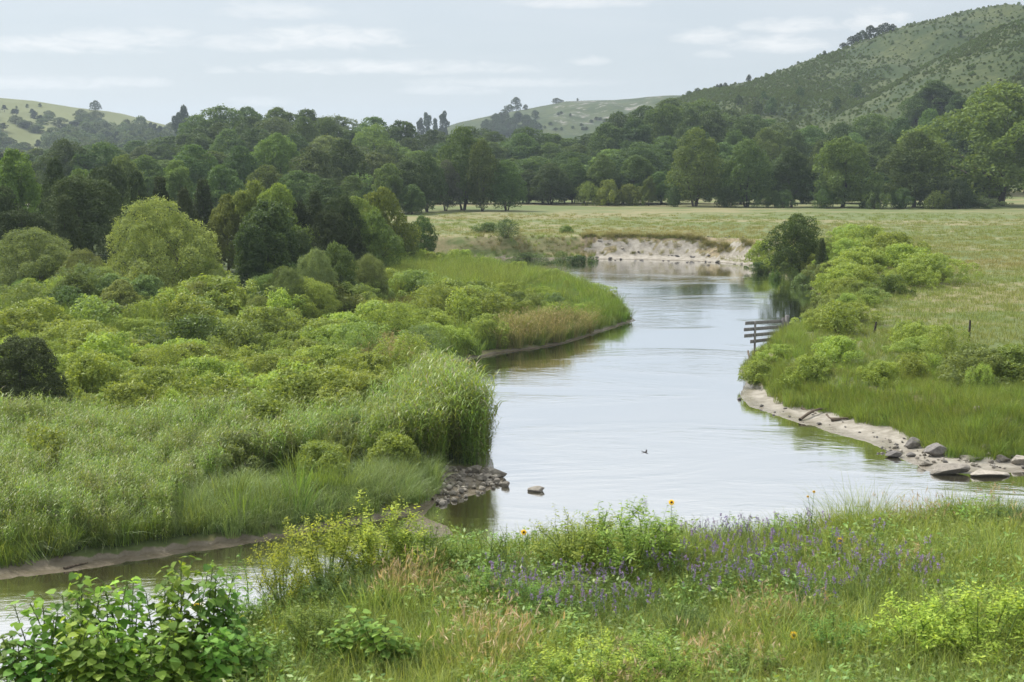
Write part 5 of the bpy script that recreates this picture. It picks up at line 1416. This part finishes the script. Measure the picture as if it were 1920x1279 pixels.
# flowers on their own thin stems
def flower(u, v, vb, size, label, petals=M_yel, centre=M_brn, name='sunflower', npet=14, face=(0, -.8, .5), small=False):
    x, y = near_px(u, vb); z = tz1(x, y); zt = at_y(u, v, y)[1]; h = zt - z
    e = bpy.data.objects.new(name, None); COL.objects.link(e); e.location = (x, y, z)
    tag(e, label, 'flower')
    r = np.random.default_rng(int(u)); A = Acc()
    leafy_stem(A, r, np.array([.1 * r.normal(), 0, 0]), np.array([0, 0, h]), 9, .07, .02, .0045, .1, bend=.02)
    for s_ in range(2 if small else 3):
        q = r.uniform(.4, .8); leafy_stem(A, r, np.array([0, 0, h * q]), np.array([r.normal() * .12, r.normal() * .05, h * q + .16]), 5, .05, .014, .003)
    c = link('stem', A.mesh('stem', FG_L), e); c.color = (.13, .22, .06, 1)
    fd = unit(np.array(face, float)); a1 = unit(np.cross(fd, [1, 0, 0.01])); a2 = np.cross(fd, a1)
    A = Acc(); a = np.arange(npet) / npet * 2 * np.pi
    d = np.cos(a)[:, None] * a1 + np.sin(a)[:, None] * a2
    V, Q = kites(d * size * .34, fd + d * .25, d, size * .36, size * (2.6 / npet))
    A.add(V, Q, np.repeat(r.random(npet), 4)); V, Q = kites(d * size * .30 - fd * .004, fd - d * .1, np.roll(d, 1, 0) + d, size * .32, size * (2.6 / npet)); A.add(V, Q, .4)
    p = link('petals', A.mesh('petals', petals), e, (0, 0, h))
    A = Acc(); A.add(*tube(np.array([fd * -.006, fd * .004, fd * .014, fd * .018]), [size * .10, size * .19, size * .15, size * .02], 10)); link('flower_centre', A.mesh('flower_centre', centre, True), e, (0, 0, h))
    return e
flower(1257, 942, 1075, .075, 'yellow flower with dark centre on a thin stem above the largest leafy shrub')
flower(982, 998, 1080, .075, 'yellow flower above the weeds between the two shrub groups')
flower(1574, 1014, 1060, .10, 'yellow sunflower at the top edge of the purple flowers')
flower(1487, 1191, 1245, .085, 'yellow sunflower low in the grass right of bottom centre')
flower(1523, 922, 1035, .040, 'tiny yellow flower on a wiry stem against the river, upper', small=True)
flower(1512, 931, 1035, .035, 'tiny yellow flower on a wiry stem against the river, lower', small=True)
flower(1718, 1042, 1090, .035, 'tiny yellow flower in the grass right of the purple band', small=True)
flower(415, 1212, 1270, .06, 'small yellow bloom low beside the broad-leaved plants')
M_yc = leaf_mat('yellow_centre', (.85, .52, .02), 0, .6, .1, .0, vamp=.1)
flower(372, 1135, 1225, .17, 'white poppy with yellow centre among the broad-leaved plants', M_wht, M_yc, 'white_poppy', 6, (0, -.55, .8))

# near stuff
fgd = lambda x, y, z, u, v: (y < crest_y(x) + 3.0) & (y > 6)
vis = lambda x, y, z, u, v: fgd(x, y, z, u, v) & (np.abs(x) < .42 * y + 6)
P_PUR = [(900, 1100), (930, 1062), (1040, 1080), (1200, 1060), (1255, 1010), (1330, 990), (1500, 1000), (1640, 1020), (1680, 1060), (1650, 1110), (1500, 1140), (1380, 1145), (1230, 1135), (1180, 1165), (1050, 1160), (960, 1140)]
P_PUR2 = [(1690, 1052), (1760, 1055), (1770, 1100), (1720, 1118), (1685, 1100)]
P_TAN = [[(735, 1150), (740, 1085), (820, 1075), (860, 1110), (850, 1150)], [(830, 1290), (850, 1200), (920, 1180), (970, 1215), (960, 1275)], [(1370, 1215), (1380, 1175), (1470, 1170), (1500, 1200)], [(1250, 1290), (1290, 1240), (1350, 1250), (1340, 1290)], [(1560, 1120), (1640, 1110), (1660, 1140), (1580, 1150)]]
r = np.random.default_rng(77)
p = fill((-13, 15, 6, 23), .14, 81, vis)
u_, v_ = to_px(*p.T)
tanm = np.zeros(len(p), bool)
for P in P_TAN: tanm |= inpoly(u_, v_ - 8, P) & (np.random.default_rng(3).random(len(p)) < .17)
sparse = (u_ < 470) & (v_ > 1180)
sc = r.uniform(.55, 1.1, len(p)) * (1 + .35 * fbm(p[:, 0] * .7, p[:, 1] * .7, 3, 5))
scatter('near_grass', N1, p[~tanm], sc[~tanm] * np.where(sparse[~tanm], .7, 1), seed=82, label='fresh green grass covering the near bluff')
mix2 = tanm | ((fbm(p[:, 0] * .5 + 4, p[:, 1] * .9, 3, 15) > .30) & (r.random(len(p)) < .10) & (u_ > 450))
scatter('brome_grass', N2, p[mix2], sc[mix2] * np.where(tanm[mix2], 1.05, .8), seed=83, label='pinkish tan seed heads of dry grass in patches')
# purple vetch
def vetch_mesh(seed):
    r = np.random.default_rng(seed); A = Acc()
    for i in range(9):
        p0 = np.array([r.normal() * .06, r.normal() * .06, 0]); p1 = p0 + [r.normal() * .07, r.normal() * .07, r.uniform(.32, .55)]
        leafy_stem(A, r, p0, p1, 22, .030, .009, .002, .1, .1, .2, .3, True)
    B_ = Acc()
    for i in range(3):
        c = np.array([r.normal() * .09, r.normal() * .09, r.uniform(.34, .58)]); n = 20
        P = c + np.stack([r.normal(size=n) * .008, r.normal(size=n) * .008, r.uniform(-.045, .045, n)], -1)
        V, Q = kites(P, rdir(r, n), rdir(r, n), .018, .014); B_.add(V, Q, np.repeat(r.random(n), 4))
    m = A.mesh('vetch', leaf_mat('vetch_leaves', (.13, .22, .07), .4, .5, .3, .03)); m2 = B_.mesh('vetch_bloom', FG_P)
    # join the two into one mesh with two materials
    ob = bpy.data.meshes.new('vetch'); bm = bmesh.new(); bm.from_mesh(m); nf = len(bm.faces); bm.from_mesh(m2)
    for i_, f in enumerate(bm.faces): f.material_index = 0 if i_ < nf else 1
    bm.to_mesh(ob); bm.free(); ob.materials.append(m.materials[0]); ob.materials.append(FG_P)
    return ob
VT = [vetch_mesh(700 + i) for i in range(3)]
p = fill((-3, 8, 10, 20), .185, 84, lambda x, y, z, u, v: vis(x, y, z, u, v) & (inpoly(u, v - 42, P_PUR) | inpoly(u, v - 42, P_PUR2)) & (fbm(x * 1.2, y * 1.2, 2, 3) > -.3))
scatter('purple_vetch', VT, p, r.uniform(.7, 1.05, len(p)), seed=85, label='band of small purple wildflowers in the near grass')
# low leafy herbs
NH = [herb_mesh('near_herb', leaf_mat('near_herb_leaves', (.21, .32, .08), .42, .45, .35, .04), 710 + i, 90, .20, .30, .050, .42, .6) for i in range(4)]
p = fill((-11, 13, 7, 21), .22, 86, lambda x, y, z, u, v: vis(x, y, z, u, v) & (fbm(x * .8 + 9, y * .8, 3, 25) > -.1))
scatter('near_herbs', NH, p, r.uniform(.7, 1.5, len(p)), seed=87, label='low leafy herbs mixed into the near grass')
# wispy tall grass bush
WG = [tuft_mesh('wispy', FG_G, 720, 260, .25, .8, .006, .75, 4, .4, lean=.35)]
for (u, vb, vt, lab) in [(1575, 1010, 935, 'left part of the wispy grass bush standing on the bluff edge before the river'), (1620, 1012, 925, 'tallest wispy grass bush on the bluff edge before the river'), (1665, 1015, 945, 'right low tuft of the wispy grass bush on the bluff edge')]:
    x, y = near_px(u, vb); z = tz1(x, y); h = at_y(u, vt, y)[1] - z
    o = link('wispy_grass_bush', WG[0], loc=(x, y, z)); o.scale = (h / .62,) * 3; o.rotation_euler = (0, 0, u); tag(o, lab, 'grass')

# ------------------------------------------------------------------ air
hz, b = new_mat('haze_air')
vol = b.n('ShaderNodeVolumePrincipled'); vol.inputs['Color'].default_value = (.72, .85, 1.0, 1); vol.inputs['Density'].default_value = .00015
vol.inputs['Anisotropy'].default_value = .2
b.n('ShaderNodeOutputMaterial'); b.t.links.new(vol.outputs[0], b.t.nodes['Material Output'].inputs['Volume'])
Vb = np.array([[x, y, z] for x in (-6400, 6400) for y in (-60, 5700) for z in (-65, 190)], float)
me = mesh_np('haze', Vb, np.array([[0, 1, 3, 2], [4, 6, 7, 5], [0, 4, 5, 1], [2, 3, 7, 6], [0, 2, 6, 4], [1, 5, 7, 3]]), hz)
tag(link('haze', me), kind='stuff')
print('objects', len(bpy.data.objects))
